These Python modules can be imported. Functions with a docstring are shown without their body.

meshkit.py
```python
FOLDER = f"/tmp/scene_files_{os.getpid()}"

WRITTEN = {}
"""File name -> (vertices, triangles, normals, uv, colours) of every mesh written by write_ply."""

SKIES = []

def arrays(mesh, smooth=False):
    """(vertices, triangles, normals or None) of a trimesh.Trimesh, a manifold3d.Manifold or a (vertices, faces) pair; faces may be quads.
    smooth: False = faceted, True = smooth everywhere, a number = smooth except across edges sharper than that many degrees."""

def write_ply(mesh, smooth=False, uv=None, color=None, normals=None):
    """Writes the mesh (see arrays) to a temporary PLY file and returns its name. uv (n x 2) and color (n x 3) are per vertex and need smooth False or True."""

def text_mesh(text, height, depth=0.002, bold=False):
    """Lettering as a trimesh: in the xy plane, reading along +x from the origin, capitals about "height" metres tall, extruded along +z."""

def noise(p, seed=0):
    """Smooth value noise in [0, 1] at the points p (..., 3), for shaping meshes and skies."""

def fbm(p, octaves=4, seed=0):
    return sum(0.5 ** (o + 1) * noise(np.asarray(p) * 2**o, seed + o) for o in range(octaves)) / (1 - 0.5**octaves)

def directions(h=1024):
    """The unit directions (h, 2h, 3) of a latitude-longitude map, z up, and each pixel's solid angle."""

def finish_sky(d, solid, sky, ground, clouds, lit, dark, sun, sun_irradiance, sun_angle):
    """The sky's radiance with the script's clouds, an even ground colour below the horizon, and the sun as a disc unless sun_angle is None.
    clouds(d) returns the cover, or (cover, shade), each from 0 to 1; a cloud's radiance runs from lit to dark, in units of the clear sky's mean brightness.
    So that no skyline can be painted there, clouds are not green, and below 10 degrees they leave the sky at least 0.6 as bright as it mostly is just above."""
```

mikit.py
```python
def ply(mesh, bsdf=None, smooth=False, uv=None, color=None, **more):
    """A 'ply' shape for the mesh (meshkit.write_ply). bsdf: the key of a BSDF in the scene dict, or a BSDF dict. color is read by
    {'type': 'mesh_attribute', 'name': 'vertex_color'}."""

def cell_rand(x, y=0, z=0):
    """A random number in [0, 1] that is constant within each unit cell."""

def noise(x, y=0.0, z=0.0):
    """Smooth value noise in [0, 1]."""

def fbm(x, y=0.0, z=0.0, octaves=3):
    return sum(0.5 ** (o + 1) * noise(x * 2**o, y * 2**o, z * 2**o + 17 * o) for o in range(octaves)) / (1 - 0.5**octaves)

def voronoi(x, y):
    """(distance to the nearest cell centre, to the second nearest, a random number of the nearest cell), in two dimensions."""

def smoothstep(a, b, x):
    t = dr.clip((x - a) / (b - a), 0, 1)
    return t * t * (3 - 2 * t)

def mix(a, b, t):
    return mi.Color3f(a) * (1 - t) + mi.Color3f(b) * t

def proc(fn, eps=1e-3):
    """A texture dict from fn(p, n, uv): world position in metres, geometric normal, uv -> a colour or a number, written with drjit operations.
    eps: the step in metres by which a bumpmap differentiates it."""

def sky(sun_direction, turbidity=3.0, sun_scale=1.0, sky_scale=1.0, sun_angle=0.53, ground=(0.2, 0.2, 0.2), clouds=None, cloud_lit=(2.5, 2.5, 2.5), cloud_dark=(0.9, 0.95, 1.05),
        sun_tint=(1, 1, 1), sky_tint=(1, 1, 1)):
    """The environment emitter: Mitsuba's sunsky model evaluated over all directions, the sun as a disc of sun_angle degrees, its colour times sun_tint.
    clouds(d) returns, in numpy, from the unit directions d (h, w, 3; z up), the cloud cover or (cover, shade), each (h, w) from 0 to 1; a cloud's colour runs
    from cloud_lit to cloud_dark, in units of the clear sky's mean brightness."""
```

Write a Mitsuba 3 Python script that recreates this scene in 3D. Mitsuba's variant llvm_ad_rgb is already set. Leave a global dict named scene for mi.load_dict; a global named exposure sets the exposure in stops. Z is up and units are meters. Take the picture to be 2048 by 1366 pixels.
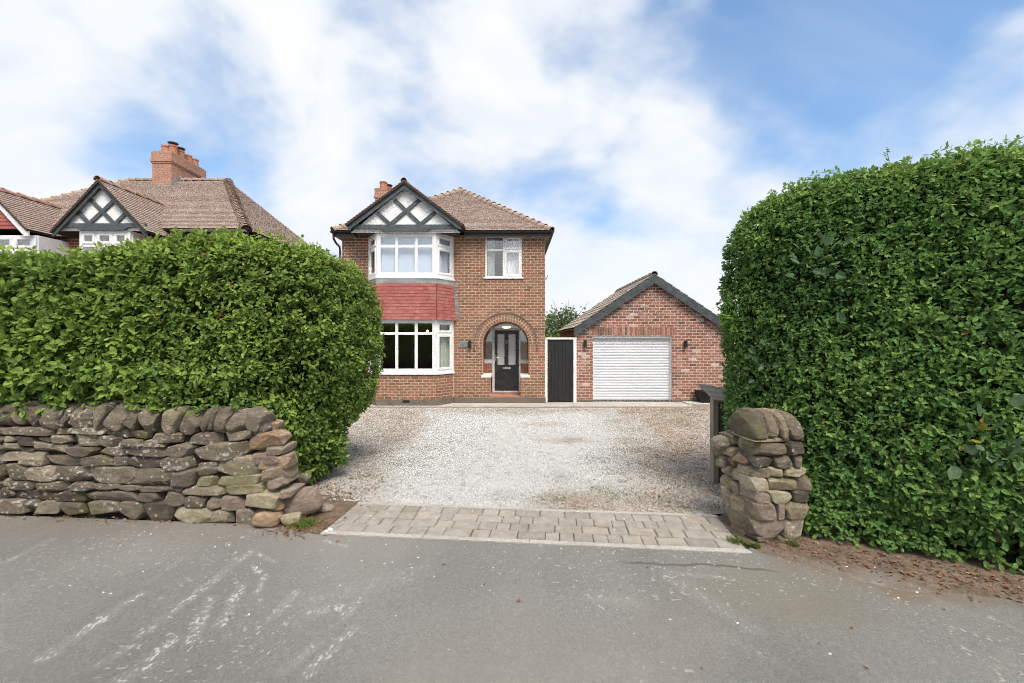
import math
import numpy as np, trimesh, shapely, drjit as dr, mitsuba as mi, mikit, meshkit
from shapely.geometry import Polygon, box as sbox, Point
from shapely.ops import unary_union
import manifold3d as m3
from mikit import noise, fbm, voronoi, cell_rand, smoothstep, mix, proc

scene, labels = {}, {}
T4 = mi.ScalarTransform4f

# ------------------------------------------------------------------ camera, sky, exposure
EYE = 1.65
scene['camera'] = {'type': 'perspective', 'fov': 97.4, 'fov_axis': 'x', 'near_clip': 0.05, 'far_clip': 2000.0,
                   'to_world': T4().look_at([0, 0, EYE], [0, 1, EYE], [0, 0, 1])}
exposure = 2.2


def clouds(d):
    """Broken bright cloud with soft blue gaps, wider towards the right."""
    z = np.maximum(d[..., 2], 0)
    k = 1.25 / (z + 0.55)
    q = np.stack([d[..., 0] * k, d[..., 1] * k, 0 * z], -1)
    w = meshkit.fbm(q * 1.3 + 7.0, 3, seed=11)[..., None] * np.array([0.9, 0.9, 0])
    n = meshkit.fbm(q * 1.55 + w + [3.1, 1.7, 0.0], 6, seed=4)
    fine = meshkit.fbm(q * np.array([2.6, 4.2, 1]) + w * 2.5, 6, seed=9)

    def lobe(x, y, zz, width):
        v = np.array([x, y, zz]) / math.sqrt(x * x + y * y + zz * zz)
        return np.exp(-np.maximum(0, 2 - 2 * (d @ v)) / width ** 2)
    gap = 0.24 * lobe(0.80, 1.0, 0.52, 0.26) + 0.12 * lobe(0.95, 1.0, 0.62, 0.30) + 0.15 * lobe(0.62, 1.0, 0.80, 0.16) + 0.08 * lobe(-0.75, 1, 0.42, 0.16) + 0.09 * lobe(-0.20, 1, 0.66, 0.10) \
        + 0.10 * lobe(-0.62, 1, 0.62, 0.12) + 0.09 * lobe(0.06, 1, 0.36, 0.08) + 0.10 * lobe(0.16, 1, 0.64, 0.08) + 0.09 * lobe(0.12, 1, 0.30, 0.10)
    bank = 0.10 * lobe(-0.15, 1.0, 0.50, 0.24) + 0.12 * lobe(0.25, 1, 0.42, 0.2) + 0.12 * lobe(0.55, 1, 0.28, 0.12)
    puff = 0.82 * meshkit.fbm(d * 5.2 + w * 1.4 + 3.3, 6, seed=21) + 0.18 * meshkit.fbm(d * np.array([17.0, 17.0, 26.0]) + w * 3, 5, seed=27)
    wisp = meshkit.fbm(q * np.array([3.0, 8.0, 1]) + w * 4 + 9.0, 4, seed=33)
    x = 0.30 * n + 0.25 * fine + 0.80 * puff - gap + bank + 0.13 * np.exp(-z * 6)
    t = np.clip((x - 0.40) / 0.34, 0, 1)
    cover = np.clip(0.02 + 0.44 * wisp ** 1.3 + 0.78 * t * t * (3 - 2 * t), 0, 1)
    shade = np.clip(1.0 - (x - 0.58) / 0.22, 0, 1) * 0.55
    return cover, shade


scene['sky'] = mikit.sky((0.18, -0.55, 0.82), turbidity=3.0, sun_scale=0.75, sky_scale=1.0, sun_angle=28, clouds=clouds,
                         cloud_lit=(2.02, 2.05, 2.08), cloud_dark=(1.60, 1.78, 2.02), sky_tint=(0.86, 1.14, 1.24), sun_tint=(0.90, 0.97, 1.10), ground=(0.2, 0.2, 0.18))

# ------------------------------------------------------------------ materials


def pb(color, rough=0.8, spec=0.3, bump=None, scale=1.0, eps=1e-3, **kw):
    c = {'type': 'rgb', 'value': list(color)} if isinstance(color, (tuple, list)) else color
    b = {'type': 'principled', 'base_color': c, 'roughness': rough, 'specular': spec, **kw}
    if bump is not None:
        b = {'type': 'bumpmap', 'tex': proc(bump, eps), 'scale': scale, 'bsdf': b}
    return {'type': 'twosided', 'bsdf': b}


def lerp3(stops, r):
    """Piecewise palette along r in [0, 1]."""
    c = mi.Color3f(stops[0])
    n = len(stops) - 1
    for i in range(n):
        c = mix(c, stops[i + 1], dr.clip(r * n - i, 0, 1))
    return c


def brick_fn(stops, grime=0.25):
    def f(p, n, uv):
        c = lerp3(stops, uv.x)
        g = fbm(p.x * 60, p.y * 60, p.z * 60, 3)
        c = c * (0.72 + 0.56 * g)
        big = fbm(p.x * 1.1, p.y * 1.1, p.z * 1.1, 3)
        return c * (1 - grime + 2 * grime * big)
    return f


house_brick = brick_fn([(0.204, 0.1, 0.063), (0.259, 0.138, 0.086), (0.226, 0.124, 0.075), (0.204, 0.117, 0.069), (0.27, 0.133, 0.084), (0.292, 0.122, 0.081), (0.154, 0.087, 0.06), (0.237, 0.141, 0.084)], 0.18)
garage_brick = brick_fn([(0.25, 0.105, 0.075), (0.31, 0.155, 0.112), (0.215, 0.10, 0.076), (0.275, 0.125, 0.09), (0.125, 0.078, 0.064), (0.35, 0.19, 0.145), (0.235, 0.112, 0.084), (0.19, 0.10, 0.08), (0.50, 0.42, 0.37)])


def mortar_fn(c0, c1):
    def f(p, n, uv):
        return mix(c0, c1, fbm(p.x * 3, p.y * 3, p.z * 3, 4)) * (0.8 + 0.4 * noise(p.x * 120, p.y * 120, p.z * 120))
    return f


def far_brick(c_brick, c_mortar, L=0.232, H=0.0884):
    """Running-bond brickwork on walls that the photograph does not show square on."""
    def f(p, n, uv):
        row = dr.floor(p.z / H)
        u = (p.x * dr.abs(n.y) + p.y * dr.abs(n.x)) / L + 0.5 * (row - 2 * dr.floor(row / 2))
        joint = dr.maximum(smoothstep(0.38, 0.46, dr.abs(p.z / H - row - 0.5)), smoothstep(0.46, 0.485, dr.abs(u - dr.floor(u) - 0.5)))
        c = lerp3(c_brick, cell_rand(dr.floor(u), row, 3)) * (0.7 + 0.6 * fbm(p.x * 40, p.y * 40, p.z * 40, 2))
        return mix(c, c_mortar, joint)
    return f


HB = [(0.20, 0.085, 0.055), (0.27, 0.135, 0.085), (0.215, 0.12, 0.075), (0.29, 0.125, 0.075), (0.15, 0.08, 0.055)]


def tile_fn(stops, lichen):
    def f(p, n, uv):
        c = lerp3(stops, uv.x) * (0.86 + 0.28 * fbm(p.x * 30, p.y * 30, p.z * 30, 3))
        m = smoothstep(0.50, 0.78, fbm(p.x * 2.3, p.y * 2.3, p.z * 2.3, 4))
        m2 = smoothstep(0.60, 0.72, fbm(p.x * 22, p.y * 22, p.z * 22, 2))
        return mix(c, lichen, dr.clip(0.45 * m + 0.35 * m2, 0, 1))
    return f


def stone_fn(stops, lichen=0.5):
    def f(p, n, uv):
        a = fbm(p.x * 9, p.y * 9, p.z * 14, 4)
        b = fbm(p.x * 55, p.y * 55, p.z * 55, 3)
        c = lerp3(stops, dr.clip(uv.x * 0.85 + 0.7 * (a - 0.38), 0, 1)) * (0.62 + 0.76 * b)
        band = smoothstep(0.45, 0.7, noise(p.x * 4, p.y * 4, p.z * 60 + 6 * a))
        c = c * (1 - 0.18 * band)
        moss = smoothstep(0.55, 0.72, fbm(p.x * 5 + 9, p.y * 5, p.z * 5, 3))
        c = mix(c, mi.Color3f(0.13, 0.13, 0.05), 0.45 * moss)
        li = smoothstep(0.60, 0.66, fbm(p.x * 30, p.y * 30, p.z * 30 + 5, 3)) * smoothstep(0.48, 0.6, fbm(p.x * 3.2, p.y * 3.2 + 4, p.z * 3.2, 2))
        d1, d2, r = voronoi(p.x * 17 + 31 * uv.x, p.z * 17 + p.y * 11)
        spot = smoothstep(0.22, 0.14, d1) * dr.select(r > 0.80, 1.0, 0.0)
        return mix(c, mi.Color3f(0.46, 0.45, 0.40), lichen * dr.clip(0.8 * li + 0.75 * spot, 0, 1))
    return f


def stone_bump(p, n, uv):
    return fbm(p.x * 28, p.y * 28, p.z * 40, 4) + 0.5 * noise(p.x * 150, p.y * 150, p.z * 150)


def leaf_fn(stops):
    def f(p, n, uv):
        c = lerp3(stops, uv.x)
        return c * (0.82 + 0.36 * noise(p.x * 70, p.y * 70, p.z * 70))
    return f


PAINT = [(0.11, 0.30, 0.0), (0.0, 0.0, 0.0)]
SCUFF = []


def road_fn(p, n, uv):
    agg = noise(p.x * 190, p.y * 190)
    agg2 = fbm(p.x * 70, p.y * 70, 3.0, 2)
    c = mix((0.112, 0.110, 0.105), (0.196, 0.193, 0.185), 0.55 * agg + 0.45 * agg2)
    chip = smoothstep(0.74, 0.86, noise(p.x * 110 + 11, p.y * 110))
    c = c * (1 + 0.22 * chip)
    band = fbm(p.x * 0.45 + 0.35 * p.y, p.y * 0.12 + 3, 9.0, 3)       # wheel-polished and dirtier tracks
    c = c * (0.80 + 0.40 * band)
    blot = fbm(p.x * 0.7, p.y * 0.7, 1.0, 4)
    c = c * (0.74 + 0.46 * blot) * (0.86 + 0.28 * fbm(p.x * 1.6 + 3, p.y * 0.35, 5.0, 3))
    dust = smoothstep(0.45, 0.75, fbm(p.x * 0.55 + 5, p.y * 0.55 + 3, 2.0, 4))
    c = mix(c, mi.Color3f(0.225, 0.207, 0.176), 0.50 * dust)
    edge = smoothstep(0.75, 0.0, 3.857 - 0.0868 * p.x - p.y) * smoothstep(-1.0, -2.8, p.x)
    c = mix(c, mi.Color3f(0.14, 0.115, 0.085), 0.40 * edge * (0.4 + 1.2 * fbm(p.x * 3, p.y * 3, 7.0, 3)))
    olive = smoothstep(0.9, 0.2, dr.sqrt(dr.square(p.x - 1.75) + dr.square((p.y - 2.95) * 1.6)))
    c = mix(c, mi.Color3f(0.150, 0.140, 0.095), 0.55 * olive * (0.3 + fbm(p.x * 4, p.y * 4, 1.0, 3)))
    for ax, ay, bx, by in ((2.06, 3.44, 2.55, 2.98), (2.55, 2.98, 3.36, 2.88), (3.36, 2.88, 6.0, 1.68)):
        vx, vy = bx - ax, by - ay
        t = dr.clip(((p.x - ax) * vx + (p.y - ay) * vy) / (vx * vx + vy * vy), 0, 1)
        d = dr.sqrt(dr.square(p.x - ax - t * vx) + dr.square(p.y - ay - t * vy))
        c = mix(c, mi.Color3f(0.15, 0.115, 0.085), 0.75 * smoothstep(0.20, 0.0, d + 0.22 * (fbm(p.x * 7, p.y * 7, 3.0, 3) - 0.45)))
    # worn remains of old white paint
    m = mi.Float(0)
    for ax, ay, bx, by, w, s in SCUFF:
        vx, vy = bx - ax, by - ay
        t = dr.clip(((p.x - ax) * vx + (p.y - ay) * vy) / (vx * vx + vy * vy), 0, 1)
        d = dr.sqrt(dr.square(p.x - ax - t * vx) + dr.square(p.y - ay - t * vy)) + 0.03 * (fbm(p.x * 14, p.y * 14, 2.0, 2) - 0.5)
        m = dr.maximum(m, s * smoothstep(1.5 * w, 0.0, d))
    g = 0.45 * noise(p.x * 120, p.y * 70) + 0.30 * fbm(p.x * 42, p.y * 26, 4.0, 3) + 0.25 * fbm(p.x * 9, p.y * 9, 6.0, 2)
    c = mix(c, mi.Color3f(0.42, 0.415, 0.40), 0.58 * smoothstep(0.78, 0.96, g + 0.42 * m) + 0.20 * smoothstep(0.03, 0.6, m) * g)
    fleck = smoothstep(0.86, 0.92, noise(p.x * 48 + 3, p.y * 48)) * smoothstep(0.5, 0.62, fbm(p.x * 1.2, p.y * 1.2, 8.0, 3))
    c = mix(c, mi.Color3f(0.38, 0.37, 0.34), 0.5 * fleck)
    crack = smoothstep(0.030, 0.0, dr.abs(p.y - 3.33 + 0.12 * (p.x - 1.2) + 0.09 * (fbm(p.x * 5, 1.0, 2.0, 3) - 0.5))) * smoothstep(0.75, 0.95, p.x) * smoothstep(1.95, 1.8, p.x)
    return mix(c, mi.Color3f(0.07, 0.055, 0.035), 0.75 * crack)


def road_bump(p, n, uv):
    return noise(p.x * 150, p.y * 150) + 0.6 * noise(p.x * 60, p.y * 60)


def brown_mask(p):
    """Where the driveway stone is dirty and mixed with soil: the sides, the far end and patches."""
    w = fbm(p.x * 0.8, p.y * 0.6, 3.0, 4)
    right = smoothstep(0.5, 2.4, p.x - 0.16 * (p.y - 4.4) + 1.6 * (w - 0.5))
    left = smoothstep(-0.95, -1.75, p.x + 0.10 * (p.y - 4.4) + 1.2 * (w - 0.5))
    far = smoothstep(11.6, 13.2, p.y + 1.6 * (w - 0.5)) * 0.42
    near = smoothstep(5.25, 4.75, p.y + 0.9 * (fbm(p.x * 1.4, 2.0, 1.0, 3) - 0.5)) * smoothstep(-0.1, 0.5, p.x) * 0.8
    ruts = smoothstep(0.5, 0.1, dr.sqrt(dr.square((p.x - 1.0) * 0.7) + dr.square((p.y - 8.2) * 0.9))) * 0.6
    ruts = dr.maximum(ruts, smoothstep(0.5, 0.1, dr.sqrt(dr.square((p.x - 0.75) * 0.6) + dr.square((p.y - 10.2) * 0.9))) * 0.5)
    m = dr.maximum(dr.maximum(right, 0.70 * left), dr.maximum(far, dr.maximum(near, ruts)))
    rag = fbm(p.x * 3.2, p.y * 2.4, 5.0, 4)
    return dr.clip(m * (0.35 + 1.15 * rag) , 0, 1)


def gravel_fn(p, n, uv):
    m = brown_mask(p)
    clean = lerp3([(0.29, 0.29, 0.285), (0.40, 0.402, 0.395), (0.45, 0.452, 0.445), (0.49, 0.492, 0.485), (0.545, 0.546, 0.54)], uv.x)
    dirty = lerp3([(0.11, 0.080, 0.058), (0.235, 0.180, 0.138), (0.33, 0.270, 0.218), (0.46, 0.42, 0.375), (0.17, 0.12, 0.088)], uv.x)
    return mix(clean, dirty, m) * (0.85 + 0.3 * noise(p.x * 120, p.y * 120, p.z * 120))


def bed_fn(p, n, uv):
    m = brown_mask(p)
    d1, d2, r = voronoi(p.x * 42, p.y * 42)
    e1, e2, s = voronoi(p.x * 13 + 3, p.y * 11)
    r = dr.select(s < 0.10, 0.1 * r, 0.25 + 0.75 * r)
    clean = lerp3([(0.26, 0.26, 0.255), (0.395, 0.397, 0.39), (0.44, 0.442, 0.435), (0.50, 0.502, 0.495)], r)
    dirty = lerp3([(0.10, 0.074, 0.052), (0.225, 0.172, 0.130), (0.30, 0.243, 0.193), (0.40, 0.355, 0.305)], r)
    c = mix(clean, dirty, m)
    gap = smoothstep(0.22, 0.02, d2 - d1)
    green = smoothstep(0.58, 0.75, fbm(p.x * 1.7 + 4, p.y * 1.3, 6.0, 4)) * m
    c = mix(c, mi.Color3f(0.13, 0.14, 0.05), 0.5 * green)
    return c * (1 - 0.6 * gap)


def soil_fn(p, n, uv):
    c = mix((0.085, 0.06, 0.04), (0.17, 0.13, 0.10), fbm(p.x * 14, p.y * 14, 1.0, 4))
    return c * (0.7 + 0.6 * noise(p.x * 90, p.y * 90))


def verge_fn(p, n, uv):
    d = (p.y - 3.36) + 0.58 * (p.x - 2.5)          # metres from the hedge foot towards the road
    w = fbm(p.x * 5, p.y * 5, 1.0, 4)
    conc = mix((0.15, 0.135, 0.122), (0.24, 0.22, 0.20), fbm(p.x * 18, p.y * 18, 2.0, 3))
    return mix(conc * (0.8 + 0.4 * noise(p.x * 140, p.y * 140)), soil_fn(p, n, uv), smoothstep(-0.42, 0.0, d + 0.5 * (w - 0.5)))


def sett_fn(p, n, uv):
    c = lerp3([(0.225, 0.205, 0.180), (0.275, 0.253, 0.224), (0.30, 0.270, 0.234), (0.250, 0.233, 0.212), (0.315, 0.285, 0.25)], uv.x)
    c = c * (0.75 + 0.5 * fbm(p.x * 22, p.y * 22, p.z * 22, 4))
    st = smoothstep(0.55, 0.75, fbm(p.x * 6, p.y * 6, 1.0, 3))
    return mix(c, mi.Color3f(0.21, 0.17, 0.13), 0.35 * st) * (0.85 + 0.3 * noise(p.x * 170, p.y * 170, p.z * 170))


def concrete_fn(c0, c1):
    def f(p, n, uv):
        return mix(c0, c1, fbm(p.x * 4, p.y * 4, p.z * 4, 4)) * (0.8 + 0.4 * noise(p.x * 90, p.y * 90, p.z * 90))
    return f


def paint_fn(c0, c1, s=7.0):
    def f(p, n, uv):
        return mix(c0, c1, smoothstep(0.3, 0.75, fbm(p.x * s, p.y * s, p.z * s, 4))) * (0.97 + 0.06 * noise(p.x * 60, p.y * 60, p.z * 15))
    return f


def wood_fn(c0, c1):
    def f(p, n, uv):
        g = fbm(p.x * 60 + 20 * uv.x, p.y * 60, p.z * 3.5, 4)
        return mix(c0, c1, g) * (0.85 + 0.3 * noise(p.x * 8, p.y * 8, p.z * 2))
    return f


M = {
    'house_brick': pb(proc(house_brick), 0.85), 'garage_brick': pb(proc(garage_brick), 0.85),
    'house_mortar': pb(proc(mortar_fn((0.50, 0.385, 0.29), (0.62, 0.48, 0.37))), 0.95), 'garage_mortar': pb(proc(mortar_fn((0.54, 0.42, 0.345), (0.66, 0.53, 0.445))), 0.95),
    'far_house_brick': pb(proc(far_brick(HB, (0.50, 0.36, 0.26))), 0.9), 'porch_brick': pb(proc(far_brick([(0.25, 0.10, 0.06), (0.34, 0.15, 0.08), (0.17, 0.07, 0.045)], (0.33, 0.22, 0.15))), 0.8),
    'chimney_brick': pb(proc(far_brick([(0.37, 0.185, 0.13), (0.41, 0.215, 0.155), (0.345, 0.175, 0.125)], (0.39, 0.28, 0.22))), 0.9),
    'plinth': pb(proc(mortar_fn((0.115, 0.095, 0.08), (0.19, 0.155, 0.13))), 0.85),
    'roof_tile': pb(proc(tile_fn([(0.248, 0.189, 0.16), (0.279, 0.214, 0.183), (0.261, 0.192, 0.162), (0.293, 0.227, 0.196), (0.23, 0.178, 0.153), (0.279, 0.197, 0.164)], (0.32, 0.285, 0.245))), 0.9),
    'garage_tile': pb(proc(tile_fn([(0.22, 0.19, 0.16), (0.26, 0.23, 0.195), (0.235, 0.20, 0.17)], (0.31, 0.295, 0.26))), 0.9),
    'ridge': pb(proc(tile_fn([(0.31, 0.225, 0.18), (0.35, 0.265, 0.215), (0.29, 0.215, 0.175)], (0.38, 0.34, 0.29))), 0.9),
    'ridge_red': pb(proc(tile_fn([(0.33, 0.195, 0.15), (0.37, 0.23, 0.175)], (0.38, 0.32, 0.27))), 0.9),
    'roof_under': pb((0.06, 0.045, 0.04), 0.9),
    'red_tile': pb(proc(tile_fn([(0.285, 0.075, 0.070), (0.345, 0.105, 0.092), (0.31, 0.09, 0.080), (0.38, 0.14, 0.115), (0.25, 0.078, 0.072)], (0.34, 0.17, 0.14))), 0.75),
    'white_pvc': pb(proc(paint_fn((0.73, 0.74, 0.75), (0.77, 0.775, 0.775), 3)), 0.35, 0.5), 'white_paint': pb(proc(paint_fn((0.70, 0.70, 0.69), (0.80, 0.80, 0.79))), 0.7),
    'render_white': pb(proc(paint_fn((0.76, 0.77, 0.78), (0.82, 0.82, 0.82), 2.5)), 0.85),
    'timber_grey': pb(proc(paint_fn((0.058, 0.070, 0.079), (0.084, 0.098, 0.108))), 0.55, 0.4), 'barge_dark': pb(proc(paint_fn((0.040, 0.050, 0.056), (0.066, 0.078, 0.085))), 0.5, 0.4), 'gutter_black': pb((0.018, 0.018, 0.019), 0.4, 0.5),
    'gutter_grey': pb((0.22, 0.21, 0.20), 0.5, 0.4),
    'soffit': pb((0.05, 0.05, 0.052), 0.7), 'lead': pb(proc(paint_fn((0.20, 0.215, 0.225), (0.33, 0.345, 0.35))), 0.55, 0.4),
    'pot': pb(proc(paint_fn((0.36, 0.15, 0.095), (0.46, 0.22, 0.14))), 0.85), 'cowl': pb((0.09, 0.085, 0.085), 0.6), 'flaunching': pb((0.33, 0.27, 0.22), 0.95),
    'door_black': pb(proc(paint_fn((0.014, 0.016, 0.017), (0.026, 0.028, 0.029))), 0.4, 0.5), 'door_grey_frame': pb(proc(paint_fn((0.52, 0.53, 0.53), (0.60, 0.61, 0.61))), 0.4, 0.5),
    'frosted': pb((0.50, 0.51, 0.50), 0.35, 0.5), 'chrome': pb((0.62, 0.62, 0.62), 0.25, 0.5, metallic=1.0),
    'glass': {'type': 'thindielectric', 'int_ior': 2.1}, 'bulb': pb((0.9, 0.85, 0.7), 0.5),
    'room': pb((0.20, 0.195, 0.18), 0.95), 'porch_plaster': pb((0.52, 0.50, 0.44), 0.9), 'blind': pb((0.56, 0.66, 0.78), 0.6), 'curtain': pb((0.46, 0.54, 0.47), 0.9), 'curtain_grey': pb((0.45, 0.50, 0.50), 0.9), 'net': pb((0.80, 0.82, 0.85), 0.9),  # blind carries the blue of the reflected sky in its colour
    'quarry': pb(proc(paint_fn((0.27, 0.125, 0.085), (0.36, 0.18, 0.13))), 0.7),
    'roller': pb(proc(paint_fn((0.53, 0.55, 0.58), (0.57, 0.585, 0.61), 1.5)), 0.38, 0.5), 'gate_black': pb(proc(wood_fn((0.012, 0.012, 0.013), (0.030, 0.030, 0.032))), 0.6, 0.3),
    'lamp_black': pb((0.012, 0.012, 0.012), 0.4, 0.5), 'slate': pb(proc(paint_fn((0.17, 0.225, 0.22), (0.25, 0.26, 0.235), 9)), 0.6, 0.4), 'slate_mark': pb((0.06, 0.085, 0.085), 0.8),
    'wall_stone': pb(proc(stone_fn([(0.062, 0.052, 0.042), (0.120, 0.100, 0.078), (0.178, 0.150, 0.115), (0.255, 0.218, 0.160)], 0.75)), 0.95, 0.2, stone_bump, 0.010),
    'ochre_stone': pb(proc(stone_fn([(0.20, 0.135, 0.088), (0.26, 0.18, 0.118), (0.29, 0.215, 0.145), (0.22, 0.185, 0.14)], 0.25)), 0.95, 0.2, stone_bump, 0.010),
    'pink_stone': pb(proc(stone_fn([(0.160, 0.122, 0.098), (0.205, 0.160, 0.130), (0.235, 0.187, 0.152), (0.23, 0.198, 0.158)], 0.2)), 0.95, 0.2, stone_bump, 0.010),
    'buff_stone': pb(proc(stone_fn([(0.175, 0.145, 0.098), (0.25, 0.215, 0.145), (0.30, 0.26, 0.18), (0.32, 0.285, 0.21)], 0.2)), 0.95, 0.2, stone_bump, 0.010),
    'dark_stone': pb(proc(stone_fn([(0.055, 0.046, 0.040), (0.10, 0.083, 0.066), (0.165, 0.135, 0.098), (0.22, 0.185, 0.13)], 0.35)), 0.95, 0.2, stone_bump, 0.010),
    'stone_mortar': pb(proc(mortar_fn((0.20, 0.165, 0.11), (0.29, 0.245, 0.17))), 0.95), 'wall_core': pb((0.02, 0.017, 0.014), 1.0),
    'road': pb(proc(road_fn), 0.88, 0.35, road_bump, 0.0035), 'gravel_bed': pb(proc(bed_fn), 0.95), 'gravel': pb(proc(gravel_fn), 0.9), 'soil': pb(proc(soil_fn), 0.95), 'verge': pb(proc(verge_fn), 0.95),
    'sett': pb(proc(sett_fn), 0.9, 0.25), 'joint': pb((0.075, 0.065, 0.045), 0.95), 'edging': pb(proc(concrete_fn((0.29, 0.275, 0.245), (0.38, 0.365, 0.33))), 0.9), 'path': pb(proc(concrete_fn((0.24, 0.225, 0.20), (0.36, 0.34, 0.305))), 0.9),
    'post_wood': pb(proc(wood_fn((0.17, 0.14, 0.105), (0.33, 0.285, 0.225))), 0.9), 'dark_wood': pb(proc(wood_fn((0.055, 0.045, 0.038), (0.115, 0.095, 0.08))), 0.9), 'grey_wood': pb(proc(wood_fn((0.18, 0.155, 0.13), (0.30, 0.265, 0.225))), 0.9),
    'planter': pb((0.010, 0.011, 0.011), 0.5, 0.4), 'bark': pb(proc(wood_fn((0.05, 0.038, 0.028), (0.13, 0.10, 0.075))), 0.95), 'twig': pb((0.16, 0.12, 0.075), 0.9),
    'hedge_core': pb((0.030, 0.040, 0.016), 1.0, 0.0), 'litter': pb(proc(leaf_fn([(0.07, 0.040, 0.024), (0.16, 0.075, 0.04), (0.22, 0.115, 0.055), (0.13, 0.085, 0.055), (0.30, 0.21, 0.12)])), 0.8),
}
LEAF = {
    'leaf_left': [(0.102, 0.165, 0.047), (0.136, 0.218, 0.056), (0.167, 0.257, 0.06), (0.216, 0.32, 0.071), (0.297, 0.405, 0.094)],
    'leaf_right': [(0.078, 0.158, 0.054), (0.11, 0.211, 0.067), (0.134, 0.245, 0.073), (0.176, 0.298, 0.084), (0.249, 0.374, 0.105)],
    'leaf_fresh': [(0.12, 0.24, 0.035), (0.17, 0.31, 0.05), (0.22, 0.36, 0.06)], 'leaf_grey': [(0.085, 0.15, 0.085), (0.13, 0.20, 0.12), (0.11, 0.18, 0.09)],
    'leaf_tree': [(0.13, 0.18, 0.09), (0.19, 0.25, 0.125), (0.24, 0.30, 0.16)], 'leaf_yellow': [(0.20, 0.20, 0.035), (0.30, 0.27, 0.05), (0.16, 0.20, 0.04)],
    'grass': [(0.075, 0.115, 0.03), (0.13, 0.18, 0.045), (0.18, 0.20, 0.065)],
}
for k, st in LEAF.items():
    M[k] = {'type': 'principledthin', 'base_color': proc(leaf_fn(st)), 'roughness': 0.33, 'diff_trans': 0.55, 'spec_trans': 0.0, 'eta': 1.42}
for k, b in M.items():
    scene[k + '_bsdf'] = b

# ------------------------------------------------------------------ mesh helpers
UP = np.array([0, 0, 1.0])


def norm(v):
    v = np.asarray(v, float)
    return v / np.maximum(np.linalg.norm(v, axis=-1, keepdims=True), 1e-12)


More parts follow.
